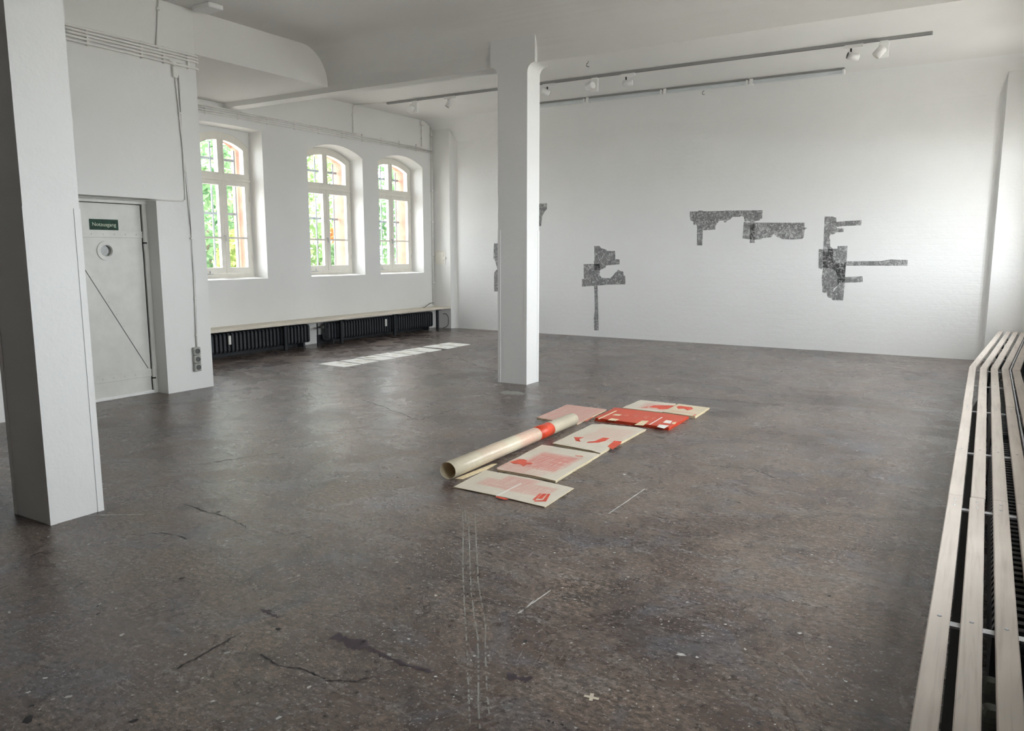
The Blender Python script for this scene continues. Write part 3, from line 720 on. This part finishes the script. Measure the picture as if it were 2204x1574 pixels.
# ------------------------------------------------------------------ slatted bench over the radiators on the right
BZ = .4355; SWD, PITCHS, X1 = .056, .0852, -.0715
e = empty('slatted_bench', (.15, 5.4, 0), 'long pale slatted wooden bench over the radiators along the right wall', 'bench')
joints = [-1.05, 1.40, 3.85, 6.30, YK]
ANGB = math.atan2(.2745, 4.07)
def bent(x, y):
    """straight until the bend, then turned with the wall"""
    if y <= YK: return Vector((x, y, 0))
    t = y-YK; return Vector((x+t*math.sin(ANGB), YK+t*math.cos(ANGB), 0))
bars = [-.8, .15, 1.25, 2.52, 3.73, 4.83, 6.15, 7.35, YK-.05, 9.35, 10.35, 11.35, 12.25]
END = YK+(YP-YK-.02)/math.cos(ANGB)
for s in range(5):
    xa = X1+s*PITCHS
    wid = SWD if s < 4 else .062
    segs = [(joints[i], joints[i+1]) for i in range(4)]+[(YK, 10.35), (10.35, END)]
    for ya, yb in segs:
        jog = R.uniform(-.0025, .0025); dz = R.uniform(-.0015, .0015)
        eps = .0012; ya_, yb_ = ya+eps, yb-eps
        lp = []
        q0, q1 = bent(xa+jog, ya_), bent(xa+wid+jog, ya_); 
        if ya >= YK:
            yv = lambda x_, y_: bent(x_, y_)
            if ya == YK: q0, q1 = Vector((xa+jog, YK+eps, 0)), Vector((xa+wid+jog, YK+eps, 0))
        q2, q3 = bent(xa+wid+jog, yb_), bent(xa+jog, yb_)
        if yb == END: q2.y = q3.y = YP-.012
        b = bmesh.new()
        tp = [b.verts.new((q.x, q.y, BZ+dz)) for q in (q0, q1, q2, q3)]; bt = [b.verts.new((q.x, q.y, BZ-.024+dz)) for q in (q0, q1, q2, q3)]
        b.faces.new(tp); b.faces.new(bt[::-1])
        for i in range(4): b.faces.new((bt[i], bt[(i+1) % 4], tp[(i+1) % 4], tp[i]))
        bmesh.ops.bevel(b, geom=list(b.edges), offset=.003, segments=1, affect='EDGES', profile=.5)
        sl = obj('slat', b, 'pine', e)
        for yb2 in bars:
            for dy in ([-.02] if not any(abs(yb2-j) < .2 for j in joints[1:4]) else [-.03, .05]):
                ys = yb2+dy
                if ya+.01 < ys < yb-.01:
                    c = bent(xa+wid/2+jog, ys)
                    sb = bmesh.new(); bmesh.ops.create_cone(sb, cap_ends=True, segments=10, radius1=.0065, radius2=.005, depth=.002, matrix=Matrix.Translation((c.x, c.y, BZ+dz+.0008)))
                    obj('screw', sb, 'galvanised', sl)
for yb2 in bars:
    a, c = bent(X1+.004, yb2), bent(X1+4*PITCHS+.06, yb2)
    d = (c-a).normalized(); nn = Vector((-d.y, d.x, 0))*.016
    b = bmesh.new(); extr(b, [(v.x, v.y) for v in (a-nn, c-nn, c+nn, a+nn)], 'z', BZ-.034, BZ-.0265)
    cb = obj('crossbar', b, 'galvanised', e)
    for t in (.27, .93):
        q = a+(c-a)*t
        obj('leg', B(q.x-.012, q.x+.012, q.y-.012, q.y+.012, 0, BZ-.034), 'steel_dark', cb)
for ya, yb in ((-1.05, YK), (YK, END-.05)):
    xa = X1+4*PITCHS-.017
    a, c = bent(xa, ya), bent(xa, yb)
    if ya == YK: a = Vector((xa, YK, 0))
    nn = Vector((.004, 0, 0)); b = bmesh.new()
    extr(b, [(v.x, v.y) for v in (a-nn, a+nn, c+nn, c-nn)], 'z', BZ-.026, BZ-.004); obj('edge_rail', b, 'galvanised', e)
for ya, yb in ((-1.05, YK), (YK, END-.05)):
    a, c = bent(.03, ya), bent(.03, yb)
    nn = Vector((.045, 0, 0)); b = bmesh.new()
    extr(b, [(v.x, v.y) for v in (a-nn, a+nn, c+nn, c-nn)], 'z', .0, .05); obj('gap_shade', b, 'gap_black', e)  # black strip on the floor, painted shade seen through the slat gaps
rl = ['black radiator under the slatted bench, below the camera', 'black radiator under the near part of the slatted bench', 'black radiator under the slatted bench, just before its bend']
for i, (ya, n) in enumerate(((-.9, 42), (2.72, 50), (5.75, 44))):
    radiator(.195, ya, n, .056, .08, .19, .27, rl[i], 'radiators under the slatted bench')
for y, lb in ((2.50, 'ribbed grey radiator valve under the bench, the farther of two'), (2.34, 'ribbed grey radiator valve under the bench, the nearer of two')):
    v = empty('radiator_valve', (.10, y, .02), lb, 'valve', 'ribbed valves under the bench')
    obj('valve_knob', T([(.10, y, .17), (.10, y, .185), (.10, y, .26), (.10, y, .275)], [.018, .033, .030, .02], 14), 'valve_grey', v, False)
    for k in range(5): obj('rib', T([(.10, y, .19+k*.015), (.10, y, .195+k*.015)], .0345, 14), 'valve_grey', v)
    obj('valve_stem', T([(.10, y, .02), (.10, y, .17)], .010, 8), 'steel_dark', v)
cable('cable', [(.03, 3.35, .02), (.026, 3.2, .12), (.026, 3.05, .26), (.03, 3.0, .34), (.045, 3.08, .30), (.05, 3.3, .10)], .009, 'grey green hose looping under the slatted bench', 'hose_green')

# ------------------------------------------------------------------ graphite rubbings on the back wall
def art(label, pieces, depth0=.0025):
    allp = [ony(x, y, YB) for _, pts in pieces for x, y in pts]
    cx = sum(p.x for p in allp)/len(allp); zmin = min(p.z for p in allp)
    e = empty('wall_drawing', (cx, YB, zmin), label, 'artwork', 'graphite rubbings on the back wall')
    for k, (nm, pts) in enumerate(pieces):
        P = [ony(x, y, YB) for x, y in pts]
        y = YB-.002-.0022*k
        obj(nm, extr(bmesh.new(), [(p.x, p.z) for p in P], 'y', y-.0008, y), 'rubbing', e)
    return e
def zz(ox, oy, s, L): return [(ox+a/s, oy+b/s) for a, b in L]
def za(L): return zz(1240, 515, 7.675, L)
def zb(L): return zz(1470, 440, 7.871, L)
def zc(L): return zz(1740, 450, 7.4957, L)
def zd(L): return zz(1050, 420, 7.157, L)
art('grey graphite rubbing with a long downward strip, right of the middle column', [
 ('paper_piece', za([(300,115),(385,112),(415,150),(495,170),(510,195),(645,195),(650,330),(720,335),(718,415),(490,435),(492,465),(420,500),(390,515),(305,515),(300,400),(290,370),(303,350)])),
 ('paper_piece', za([(125,412),(390,408),(392,600),(430,640),(560,645),(610,605),(640,560),(680,530),(690,505),(715,510),(720,525),(780,535),(790,600),(812,610),(815,745),(540,750),(380,765),(250,775),(100,785),(98,660),(130,655)])),
 ('paper_piece', za([(300,770),(355,770),(362,1000),(368,1220),(375,1505),(302,1508),(295,1300),(312,1190),(305,900)]))])
art('grey graphite rubbing hung highest, a wide arch shape beside a long block', [
 ('paper_piece', zb([(120,122),(255,120),(260,105),(340,105),(345,118),(700,112),(720,105),(1350,100),(1340,240),(1310,245),(1300,270),(1215,285),(1215,655),(1132,655),(1132,290),(1045,290),(1030,210),(990,195),(960,210),(840,212),(800,255),(740,280),(735,305),(695,305),(690,275),(620,275),(580,320),(550,375),(548,430),(335,440),(328,695),(237,695),(240,370),(215,320),(210,345),(178,345),(175,290),(130,275),(118,230)])),
 ('paper_piece', zb([(1030,300),(1300,310),(2060,312),(2055,390),(2105,400),(2060,430),(2045,560),(2020,585),(1850,595),(1690,590),(1640,565),(1590,550),(1550,505),(1525,505),(1500,555),(1340,575),(1338,592),(1200,598),(1010,578)]))])
art('tall grey graphite rubbing with four arms to the right, rightmost on the back wall', [
 ('paper_piece', zc([(262,122),(405,122),(410,135),(448,140),(450,210),(605,195),(860,180),(850,265),(580,275),(450,290),(460,315),(572,315),(568,372),(450,378),(415,405),(350,415),(335,460),(350,500),(350,600),(390,640),(400,800),(440,850),(510,885),(580,885),(615,845),(1180,840),(1330,812),(1605,825),(1600,918),(1200,915),(605,915),(590,1095),(875,1085),(878,1180),(590,1190),(490,1195),(470,1240),(410,1280),(395,1335),(265,1355),(225,1340),(215,1120),(232,960),(240,640)])),
 ('paper_piece', zc([(168,648),(470,640),(470,600),(630,595),(620,830),(600,960),(580,1280),(560,1475),(390,1470),(370,1440),(310,1420),(295,1345),(400,1335),(475,1240),(462,1050),(422,985),(370,960),(235,945),(210,970),(165,950)]))])
art('grey graphite rubbing mostly hidden left behind the middle column', [
 ('paper_piece', zd([(95,745),(420,745),(420,1485),(95,1485),(98,1200),(115,1170),(150,1140),(125,1060),(105,990),(88,985),(90,850)]))])
art('scrap of grey graphite rubbing showing at the right edge of the middle column', [
 ('paper_piece', zd([(600,135),(912,128),(910,215),(880,250),(840,320),(820,480),(600,480)]))])

# ------------------------------------------------------------------ folded sheets and roll on the floor
def pz(L): return [onz(920+a/3.4437, 840+b/3.4437) for a, b in L]
def wobble(P, n=5, amp=.004):
    out = []
    for i, p in enumerate(P):
        q = P[(i+1) % len(P)]; d = (q-p); nr = Vector((-d.y, d.x, 0)).normalized() if d.length > 0 else Vector((0, 0, 0))
        m_ = max(1, int(d.length/.09))
        for k in range(m_): out.append(p+d*(k/m_)+(nr*R.uniform(-amp, amp) if k else Vector((0, 0, 0))))
    return out
def sheet(label, corners, layers, th, blobs, prints=(), base=(.66, .605, .51), fold=None, edge='paper_edge', topmat=None, group='folded paper works on the floor', curl=0.0):
    """folded paper: several layers, each its own mesh; blobs in fractions of the sheet (u along edge 0-1, v along edge 0-3)"""
    P = [Vector((p.x, p.y, 0)) for p in corners]; c = sum(P, Vector())/len(P)
    e = empty('folded_paper', (c.x, c.y, 0), label, 'paper', group)
    A, Bv, D = P[0], P[1], P[-1]
    xs_ = [p.x for p in P]; ys_ = [p.y for p in P]; W_, H_ = max(xs_)-min(xs_), max(ys_)-min(ys_)
    mat_ = topmat or paper_mat('paper_sheet', [(b[0]*W_/2, b[1]*H_/2, b[2]*W_/2, b[3]*H_/2, b[4]) for b in blobs], base)
    z = .0006
    for k in range(layers):
        t = th/layers; top = k == layers-1
        Q = P if top else [p+(c-p)*R.uniform(-.012, .03) for p in P]
        W2 = wobble([Vector(q) for q in Q], amp=.003)
        b = bmesh.new()
        lo = [b.verts.new((v.x, v.y, z)) for v in W2]; hi_ = [b.verts.new((v.x, v.y, z+t*.8)) for v in W2]
        n = len(W2); sides = [b.faces.new((lo[i], lo[(i+1) % n], hi_[(i+1) % n], hi_[i])) for i in range(n)]
        for s_ in sides: s_.material_index = 1
        for VV in (lo, hi_):
            bmesh.ops.triangle_fill(b, use_beauty=True, edges=[b.edges.get((VV[i], VV[(i+1) % n])) for i in range(n)])
        bmesh.ops.recalc_face_normals(b, faces=b.faces)
        obj('paper_layer', b, [mat_, edge], e)
        z += t
    zt = z-th/layers*.2
    for nm, mt, L in prints:
        Q = pz(L)                                            # traced on the floor, lifted to the top of the sheet along the ray
        Q = [CP+(q-CP)*((zt+.0012-CAM_H)/(0-CAM_H)) for q in Q]
        obj(nm, extr(bmesh.new(), [(q.x, q.y) for q in Q], 'z', zt+.0002, zt+.0012), mt, e)
    return e
sheet('cream folded paper with pale pink washes, nearest the camera', pz([(195,725),(430,600),(760,660),(1085,735),(1040,765),(870,875),(560,800)]), 3, .008,
      [(-.45, .0, .45, .4, .45), (.15, .0, .5, .5, .42), (-.25, .55, .4, .28, .5)],
      [('red_bar', 'red_print', [(830,767),(848,764),(800,815),(778,812)]), ('red_bar', 'red_print', [(855,768),(885,768),(850,805),(815,803)]), ('red_bar', 'red_print', [(890,770),(912,768),(880,825),(790,825),(795,817),(855,815)]),
       ('red_bar', 'red_print', [(505,785),(560,795),(600,806),(575,812),(510,795)]), ('fold_crease', 'tag_white', [(505,785),(515,785),(700,690),(690,690)])])
sheet('cream folded paper with a large pink hatched field and red patch', pz([(515,592),(850,420),(1280,490),(950,690),(780,650),(520,605)]), 5, .017,
      [(.1, .25, .7, .65, .72), (-.4, -.25, .6, .5, .4), (.1, -.6, .6, .3, .2)],
      [('red_patch', 'red_print', [(612,532),(680,512),(715,512),(740,522),(730,534),(780,540),(770,549),(735,550),(712,566),(690,547),(640,546)]),
       ('red_patch', 'red_faded', [(1095,483),(1150,487),(1155,493),(1100,489)])])
sheet('cream folded paper with three red patches, beside the roll', pz([(925,410),(1220,268),(1300,266),(1550,290),(1620,305),(1280,485),(1220,465)]), 5, .018,
      [(.1, .1, .8, .6, .22)],
      [('red_patch', 'red_print', [(1085,347),(1160,350),(1125,362),(1135,382),(1100,375)]), ('red_patch', 'red_print', [(1300,352),(1350,355),(1320,375),(1270,388),(1180,390),(1190,382),(1240,378)]),
       ('red_patch', 'red_print', [(1385,375),(1440,380),(1430,400),(1370,440),(1335,415)])], curl=.02)
sheet('red folded paper with pale block pattern, thick fold at the front', pz([(1240,226),(1390,150),(1935,215),(1790,300)]), 5, .028, [],
      [('pale_block', 'paper_edge', [(1370,185),(1395,176),(1440,182),(1420,190)]), ('pale_block', 'red_faded', [(1450,188),(1480,178),(1500,182),(1470,197)]), ('pale_block', 'red_faded', [(1520,192),(1545,184),(1570,188),(1545,205)]),
       ('pale_block', 'red_faded', [(1590,200),(1620,190),(1650,196),(1620,215)]), ('pale_block', 'red_faded', [(1660,208),(1680,200),(1700,204),(1670,220)]), ('pale_block', 'paper_edge', [(1335,222),(1365,208),(1420,216),(1395,228)]),
       ('pale_line', 'tag_white', [(1640,256),(1650,256),(1745,200),(1735,200)]), ('pale_block', 'tag_white', [(1745,240),(1770,222),(1815,228),(1800,248)]), ('pale_block', 'paper_edge', [(1815,240),(1845,236),(1835,252),(1810,250)]),
       ('pale_block', 'paper_edge', [(1535,258),(1590,226),(1640,228),(1600,262)]), ('pale_block', 'tag_white', [(1700,272),(1720,255),(1790,262),(1755,285)]), ('border_line', 'paper_edge', [(1262,212),(1395,152),(1405,154),(1272,216)])],
      topmat=paper_mat('red_sheet', [], (.60, .058, .022), grid=.5), edge='red_print')
sheet('cream folded paper with a red smear, farthest from the camera', pz([(1445,140),(1580,82),(1840,110),(1740,175)]), 3, .014,
      [(.3, -.1, .8, .7, .4)],
      [('red_patch', 'red_print', [(1640,126),(1680,112),(1835,114),(1780,140),(1720,142),(1700,132)]), ('red_patch', 'red_faded', [(1580,132),(1640,118),(1630,130)])])
sheet('small cream folded paper with a red band at its back edge', pz([(1745,175),(1860,115),(2090,145),(1985,210)]), 4, .02,
      [(.0, -.5, .8, .15, .3)],
      [('red_patch', 'red_print', [(1845,122),(1870,116),(1960,126),(1970,140),(1930,150),(1900,136),(1860,138)]), ('red_patch', 'red_faded', [(1965,186),(1985,178),(1995,182),(1975,190)])], base=(.68, .58, .42))
sheet('pale pink folded paper under the far end of the paper roll', pz([(810,212),(1035,115),(1330,152),(1110,260)]), 3, .012,
      [(0, 0, 1.4, 1.4, .55)], [('red_patch', 'red_faded', [(1215,200),(1240,195),(1180,230),(1160,230)])])
# the roll
RR = .061
ra, rb = Vector((-2.962, 4.03, RR)), Vector((-2.985, 5.90, RR))
e = empty('paper_roll', (-2.97, 4.9, 0), 'long cream paper roll with a red band lying on the floor', 'paper roll')
def tubewall(bm, a, b_, r0, r1, n=28, t=.0025):
    d = (b_-a).normalized(); u = d.cross(Vector((0, 0, 1))).normalized(); v = u.cross(d)
    rings = []
    for P, r in ((a, r0), (b_, r1), (b_, r1-t), (a, r0-t)):
        rings.append([bm.verts.new(P+u*math.cos(2*math.pi*k/n)*r*1.06+v*math.sin(2*math.pi*k/n)*r*.97) for k in range(n)])
    for i in range(4):
        A, D = rings[i], rings[(i+1) % 4]
        for k in range(n): bm.faces.new((A[k], A[(k+1) % n], D[(k+1) % n], D[k]))
    bmesh.ops.recalc_face_normals(bm, faces=bm.faces); return bm
roll_m = paper_mat('roll_paper', [(0, .25, .08, .28, .35), (0, -.35, .08, .2, .12)], (.68, .61, .47)); 
nodes = roll_m.node_tree.nodes['Principled BSDF']; nodes.inputs['Roughness'].default_value = .24
rl_ = obj('rolled_sheet', tubewall(bmesh.new(), ra, rb, RR, RR*.92), roll_m, e, True)
rl_.data.polygons.foreach_set('use_smooth', [True]*len(rl_.data.polygons))
obj('inner_winding', tubewall(bmesh.new(), ra+Vector((0, .012, .0)), rb-Vector((0, .03, 0)), RR-.005, RR*.92-.005), 'paper_edge', e, True)
f0, f1 = .645, .765
obj('red_band', tubewall(bmesh.new(), ra.lerp(rb, f0), ra.lerp(rb, f1), RR*(1-.08*f0)+.0008, RR*(1-.08*f1)+.0008, t=.002), 'red_print', e, True)
P = pz([(205,658),(480,550),(515,548),(440,590),(260,662)])
obj('loose_flap', extr(bmesh.new(), [(p.x, p.y) for p in P], 'z', .0005, .003), M['paper_edge'], e)

# ------------------------------------------------------------------ row of white sheets by the window wall
paper_mat('white_sheet', [], (.88, .875, .84), grid=.25)
rowl = ['nearest the camera', 'second', 'third', 'fourth', 'fifth', 'sixth', 'seventh', 'farthest away']
ys0 = [7.47, 7.835, 8.20, 8.565, 8.93, 9.30, 9.755, 10.11]
for i, y in enumerate(ys0):
    lb = 'white paper sheet on the floor, %s in the row along the windows' % (rowl[i] if i in (0, 7) else rowl[i]+' nearest')
    P = [Vector((-7.62+R.uniform(-.02, .03), y+R.uniform(-.012, .012), 0)), Vector((-7.135+R.uniform(-.02, .02), y-.03+R.uniform(-.012, .012), 0)), Vector((-7.13+R.uniform(-.02, .02), y+.29+R.uniform(-.012, .012), 0)), Vector((-7.60+R.uniform(-.02, .03), y+.315+R.uniform(-.012, .012), 0))]
    c = sum(P, Vector())/4
    e = empty('paper_sheet', (c.x, c.y, 0), lb, 'paper', 'row of white sheets along the windows')
    obj('sheet', extr(bmesh.new(), [(p.x, p.y) for p in wobble(P, amp=.004)], 'z', .0006, .005), M['white_sheet'], e)
    for k in range(3):
        q = c+Vector((R.uniform(-.15, .15), R.uniform(-.08, .08), 0)); L = R.uniform(.04, .1); a = R.uniform(0, 3)
        pts = [(q.x+L*math.cos(t)*(.4+.6*R.random()), q.y+.5*L*math.sin(t)*(.4+.6*R.random())) for t in [2*math.pi*j/9 for j in range(9)]]
        obj('drawn_mark', extr(bmesh.new(), pts, 'z', .005, .0056), 'tape_cream', e)

# ------------------------------------------------------------------ marks on the floor (paint, scratches, cracks): parts of the floor
def ribbon(bm, pts, w_, z=.0006, th=.0006, jit=.3):
    P = [Vector(p) for p in pts]; L = []; Rr = []
    for i, p in enumerate(P):
        d = (P[min(i+1, len(P)-1)]-P[max(i-1, 0)]); d.z = 0; d.normalize(); n_ = Vector((-d.y, d.x, 0))*w_*.5*R.uniform(1-jit, 1+jit)
        L.append(bm.verts.new((p.x+n_.x, p.y+n_.y, z))); Rr.append(bm.verts.new((p.x-n_.x, p.y-n_.y, z)))
    for i in range(len(P)-1): bm.faces.new((L[i], L[i+1], Rr[i+1], Rr[i]))
    return bm
def pxline(pts, step=6, jit=0.0):
    out = []
    for a, b_ in zip(pts, pts[1:]):
        n_ = max(1, int(math.hypot(b_[0]-a[0], b_[1]-a[1])/step))
        for k in range(n_): out.append(onz(a[0]+(b_[0]-a[0])*k/n_+R.uniform(-jit, jit), a[1]+(b_[1]-a[1])*k/n_+R.uniform(-jit, jit)))
    out.append(onz(*pts[-1])); return out
Lz = 3.0043
def zf(L): return [(700+a/Lz, 1050+b/Lz) for a, b in L]
for L in ([(888,155),(892,260),(890,450),(892,600),(903,800),(912,960),(920,1150),(930,1400),(938,1560)], [(928,185),(930,300),(938,560),(945,680),(965,850),(985,960),(992,1150),(990,1400),(1000,1560)], [(968,155),(972,260),(980,420),(990,620),(1018,780),(1037,900),(1036,1050),(1042,1250),(1055,1420),(1070,1560)], [(905,150),(908,210),(925,245)], [(945,612),(965,610),(985,620)]):
    pts = pxline(zf(L), 5, .5); bm = bmesh.new()
    for i in range(len(pts)-1):
        far = (i/len(pts))
        if R.random() < .93-.38*far: ribbon(bm, pts[i:i+2], .006)
    obj('scratch_line', bm, 'mark_pale', fl)
for pts, wv_ in (([(1388, 1053), (1310, 1106)], .007), ([(1185, 1271), (1115, 1321)], .006), ([(1120, 1320), (1150, 1292)], .004), ([(150, 1110), (310, 1108)], .006), ([(1305, 1113), (1322, 1114)], .006), ([(118, 1115), (160, 1107)], .004)):
    obj('scratch_line', ribbon(bmesh.new(), pxline(pts, 8, .4), wv_), 'mark_white', fl)
# cracks
bm = bmesh.new()
for pts in ([(395, 1085), (440, 1100), (490, 1115), (530, 1135)], [(560, 1410), (600, 1435), (650, 1440), (700, 1462)], [(700, 1465), (760, 1468), (795, 1460)], [(1340, 850), (1500, 858), (1680, 872)], [(455, 780), (560, 795), (700, 830)], [(320, 1150), (360, 1148), (400, 1160)], [(985, 770), (1030, 790), (1075, 800)], [(380, 1440), (450, 1402), (520, 1362)], [(780, 860), (900, 905), (985, 880)], [(440, 1000), (520, 985), (600, 975)], [(1500, 1000), (1620, 1010), (1700, 1040)]):
    ribbon(bm, pxline(pts, 7, 1.6), .007, jit=.7)
o = obj('floor_crack', bm, 'mark_dark', fl); o['kind'] = 'stuff'
bm = bmesh.new()
for pts in ([(455, 773), (560, 792)], [(0, 1375), (60, 1352)], [(1690, 868), (1870, 905)], [(1560, 935), (1620, 940)]): ribbon(bm, pxline(pts, 7, 1.2), .006, jit=.6)
o = obj('pale_crack', bm, 'mark_pale', fl); o['kind'] = 'stuff'
# violet and dark paint streaks
bm = bmesh.new()
for pts, wv_ in (([(718, 1370), (795, 1395)], .05), ([(795, 1397), (870, 1430), (930, 1448)], .02), ([(1090, 1455), (1140, 1465)], .03), ([(560, 1310), (600, 1330)], .02)): ribbon(bm, pxline(pts, 5, 1.5), wv_, jit=.75)
o = obj('violet_streak', bm, 'mark_violet', fl); o['kind'] = 'stuff'
def blob(bm, p, r, asp=1.0, z=.0006):
    n_ = 9; a0 = R.uniform(0, 6); ca, sa = math.cos(a0), math.sin(a0); vv = []
    for k in range(n_):
        t = 2*math.pi*k/n_; rr = r*R.uniform(.55, 1.15); x, y = rr*math.cos(t), rr*math.sin(t)*asp
        vv.append(bm.verts.new((p.x+x*ca-y*sa, p.y+x*sa+y*ca, z)))
    bm.faces.new(vv)
bm = bmesh.new()
for px, py, r in ((191, 1172, .012), (450, 1160, .008), (250, 1310, .008), (97, 1460, .009), (262, 1367, .014), (437, 1460, .006), (600, 1545, .012), (515, 1490, .007), (1128, 1386, .006), (940, 1548, .006), (1230, 1384, .007), (1170, 1155, .007), (905, 1196, .006), (1936, 1122, .006), (1975, 1219, .005), (1465, 1410, .02), (880, 1376, .009), (1500, 1415, .01), (729, 1235, .005)): blob(bm, onz(px, py), r, .7)
for k in range(420):
    px, py = R.uniform(20, 2000), R.uniform(930, 1570)
    p = onz(px, py)
    if p.x > -.2: continue
    blob(bm, p, abs(R.gauss(0, .0035))+.0015, R.uniform(.4, 1))
o = obj('paint_speck', bm, 'mark_white', fl); o['kind'] = 'stuff'
bm = bmesh.new()
for px, py, r in ((1011, 1250, .010), (881, 1267, .013), (920, 1265, .010), (1130, 1381, .016), (210, 1322, .012), (392, 1245, .02), (562, 1290, .008), (580, 1315, .012), (1096, 1237, .006), (1190, 1556, .007), (60, 1550, .03)): blob(bm, onz(px, py), r, .6)
for k in range(90):
    p = onz(R.uniform(20, 1950), R.uniform(930, 1570)); blob(bm, p, abs(R.gauss(0, .006))+.002, R.uniform(.3, .9))
o = obj('dark_speck', bm, 'mark_dark', fl); o['kind'] = 'stuff'
bm = bmesh.new()
for px, py, r in ((1105, 847, .16), (1150, 877, .09), (1000, 880, .05)): blob(bm, onz(px, py), r, .8)
o = obj('pale_patch', bm, 'mark_pale', fl); o['kind'] = 'stuff'
# masking tape cross
p = onz(1273, 1502)
e = empty('tape_cross', (p.x, p.y, 0), 'small cross of cream masking tape on the floor in the foreground', 'tape')
for a, ln in ((.15, .052), (1.9, .045)):
    d = Vector((math.cos(a), math.sin(a), 0))*ln/2; n_ = Vector((-d.y, d.x, 0)).normalized()*.0065; z = .0006 if a < 1 else .0014
    extr_l = [(q.x, q.y) for q in (p-d-n_, p+d-n_, p+d+n_, p-d+n_)]
    obj('tape_strip', extr(bmesh.new(), extr_l, 'z', z, z+.0007), 'tape_cream', e)

# ------------------------------------------------------------------ garden outside the window wall
def foliage_mesh(center, rad, n, size, rnd):
    b = bmesh.new()
    for _ in range(n):
        while True:
            v = Vector((rnd.uniform(-1, 1), rnd.uniform(-1, 1), rnd.uniform(-1, 1)))
            if .12 < v.length < 1: break
        v = v*(v.length**-.35)
        p = Vector((center[0]+v.x*rad[0], center[1]+v.y*rad[1], center[2]+v.z*rad[2]))
        if p.z < -.4: continue
        d = Vector((rnd.uniform(-1, 1), rnd.uniform(-1, 1), rnd.uniform(-.8, .4))).normalized(); s = d.cross(Vector((rnd.uniform(-1, 1), rnd.uniform(-1, 1), rnd.uniform(-1, 1)))).normalized()
        L = size*rnd.uniform(.6, 1.3); s = s*L*.32
        b.faces.new([b.verts.new(q) for q in (p, p+d*L*.45+s, p+d*L, p+d*L*.45-s)])
    return b
def tree(name, x, y, h, rx, ry, rz, mat, label, cat, n=3600, size=.16):
    rnd = random.Random(int(x*37+y*101))
    e = empty(name, (x, y, -.45), label, cat, 'garden plants outside the window wall')
    obj('trunk', T([(x, y, -.45), (x+.05, y+.04, h*.45), (x-.03, y+.1, h*.8)], [.09, .06, .03], 8), 'bark', e, True)
    f = obj('foliage', foliage_mesh((x, y, h), (rx, ry, rz), n, size, rnd), mat, e); f['kind'] = 'stuff'
    return e
tree('garden_tree', -15.3, 11.6, 2.5, 1.5, 1.45, 1.9, 'leaf_mid', 'green leafy tree outside the window nearest the iron door', 'tree', 3300, .19)
tree('garden_tree', -15.6, 15.3, 2.6, 1.7, 1.7, 2.1, 'leaf_light', 'pale green tree outside behind the middle window', 'tree', 5200, .19)
tree('garden_tree', -15.2, 19.0, 2.6, 1.7, 1.8, 2.1, 'leaf_mid', 'dense green tree outside behind the farthest window', 'tree', 4000, .19)
tree('garden_tree', -21.0, 16.6, 4.4, 2.6, 2.6, 3.2, 'leaf_light', 'big pale tree farthest away outside the windows', 'tree', 4500, .26)
tree('garden_shrub', -12.6, 10.3, 1.1, .45, .45, .9, 'leaf_yellow', 'yellow green shrub close outside the windows', 'shrub', 1500, .13)
tree('garden_shrub', -13.3, 14.2, 1.0, .6, .7, 1.0, 'leaf_mid', 'dark green shrub close outside the middle window', 'shrub', 2400, .13)
fp = onx(716, 506, -12.2)
tree('garden_shrub', fp.x, fp.y, fp.z, .09, .09, .16, 'petal_orange', 'orange flowering shrub outside the middle window', 'shrub', 110, .07)
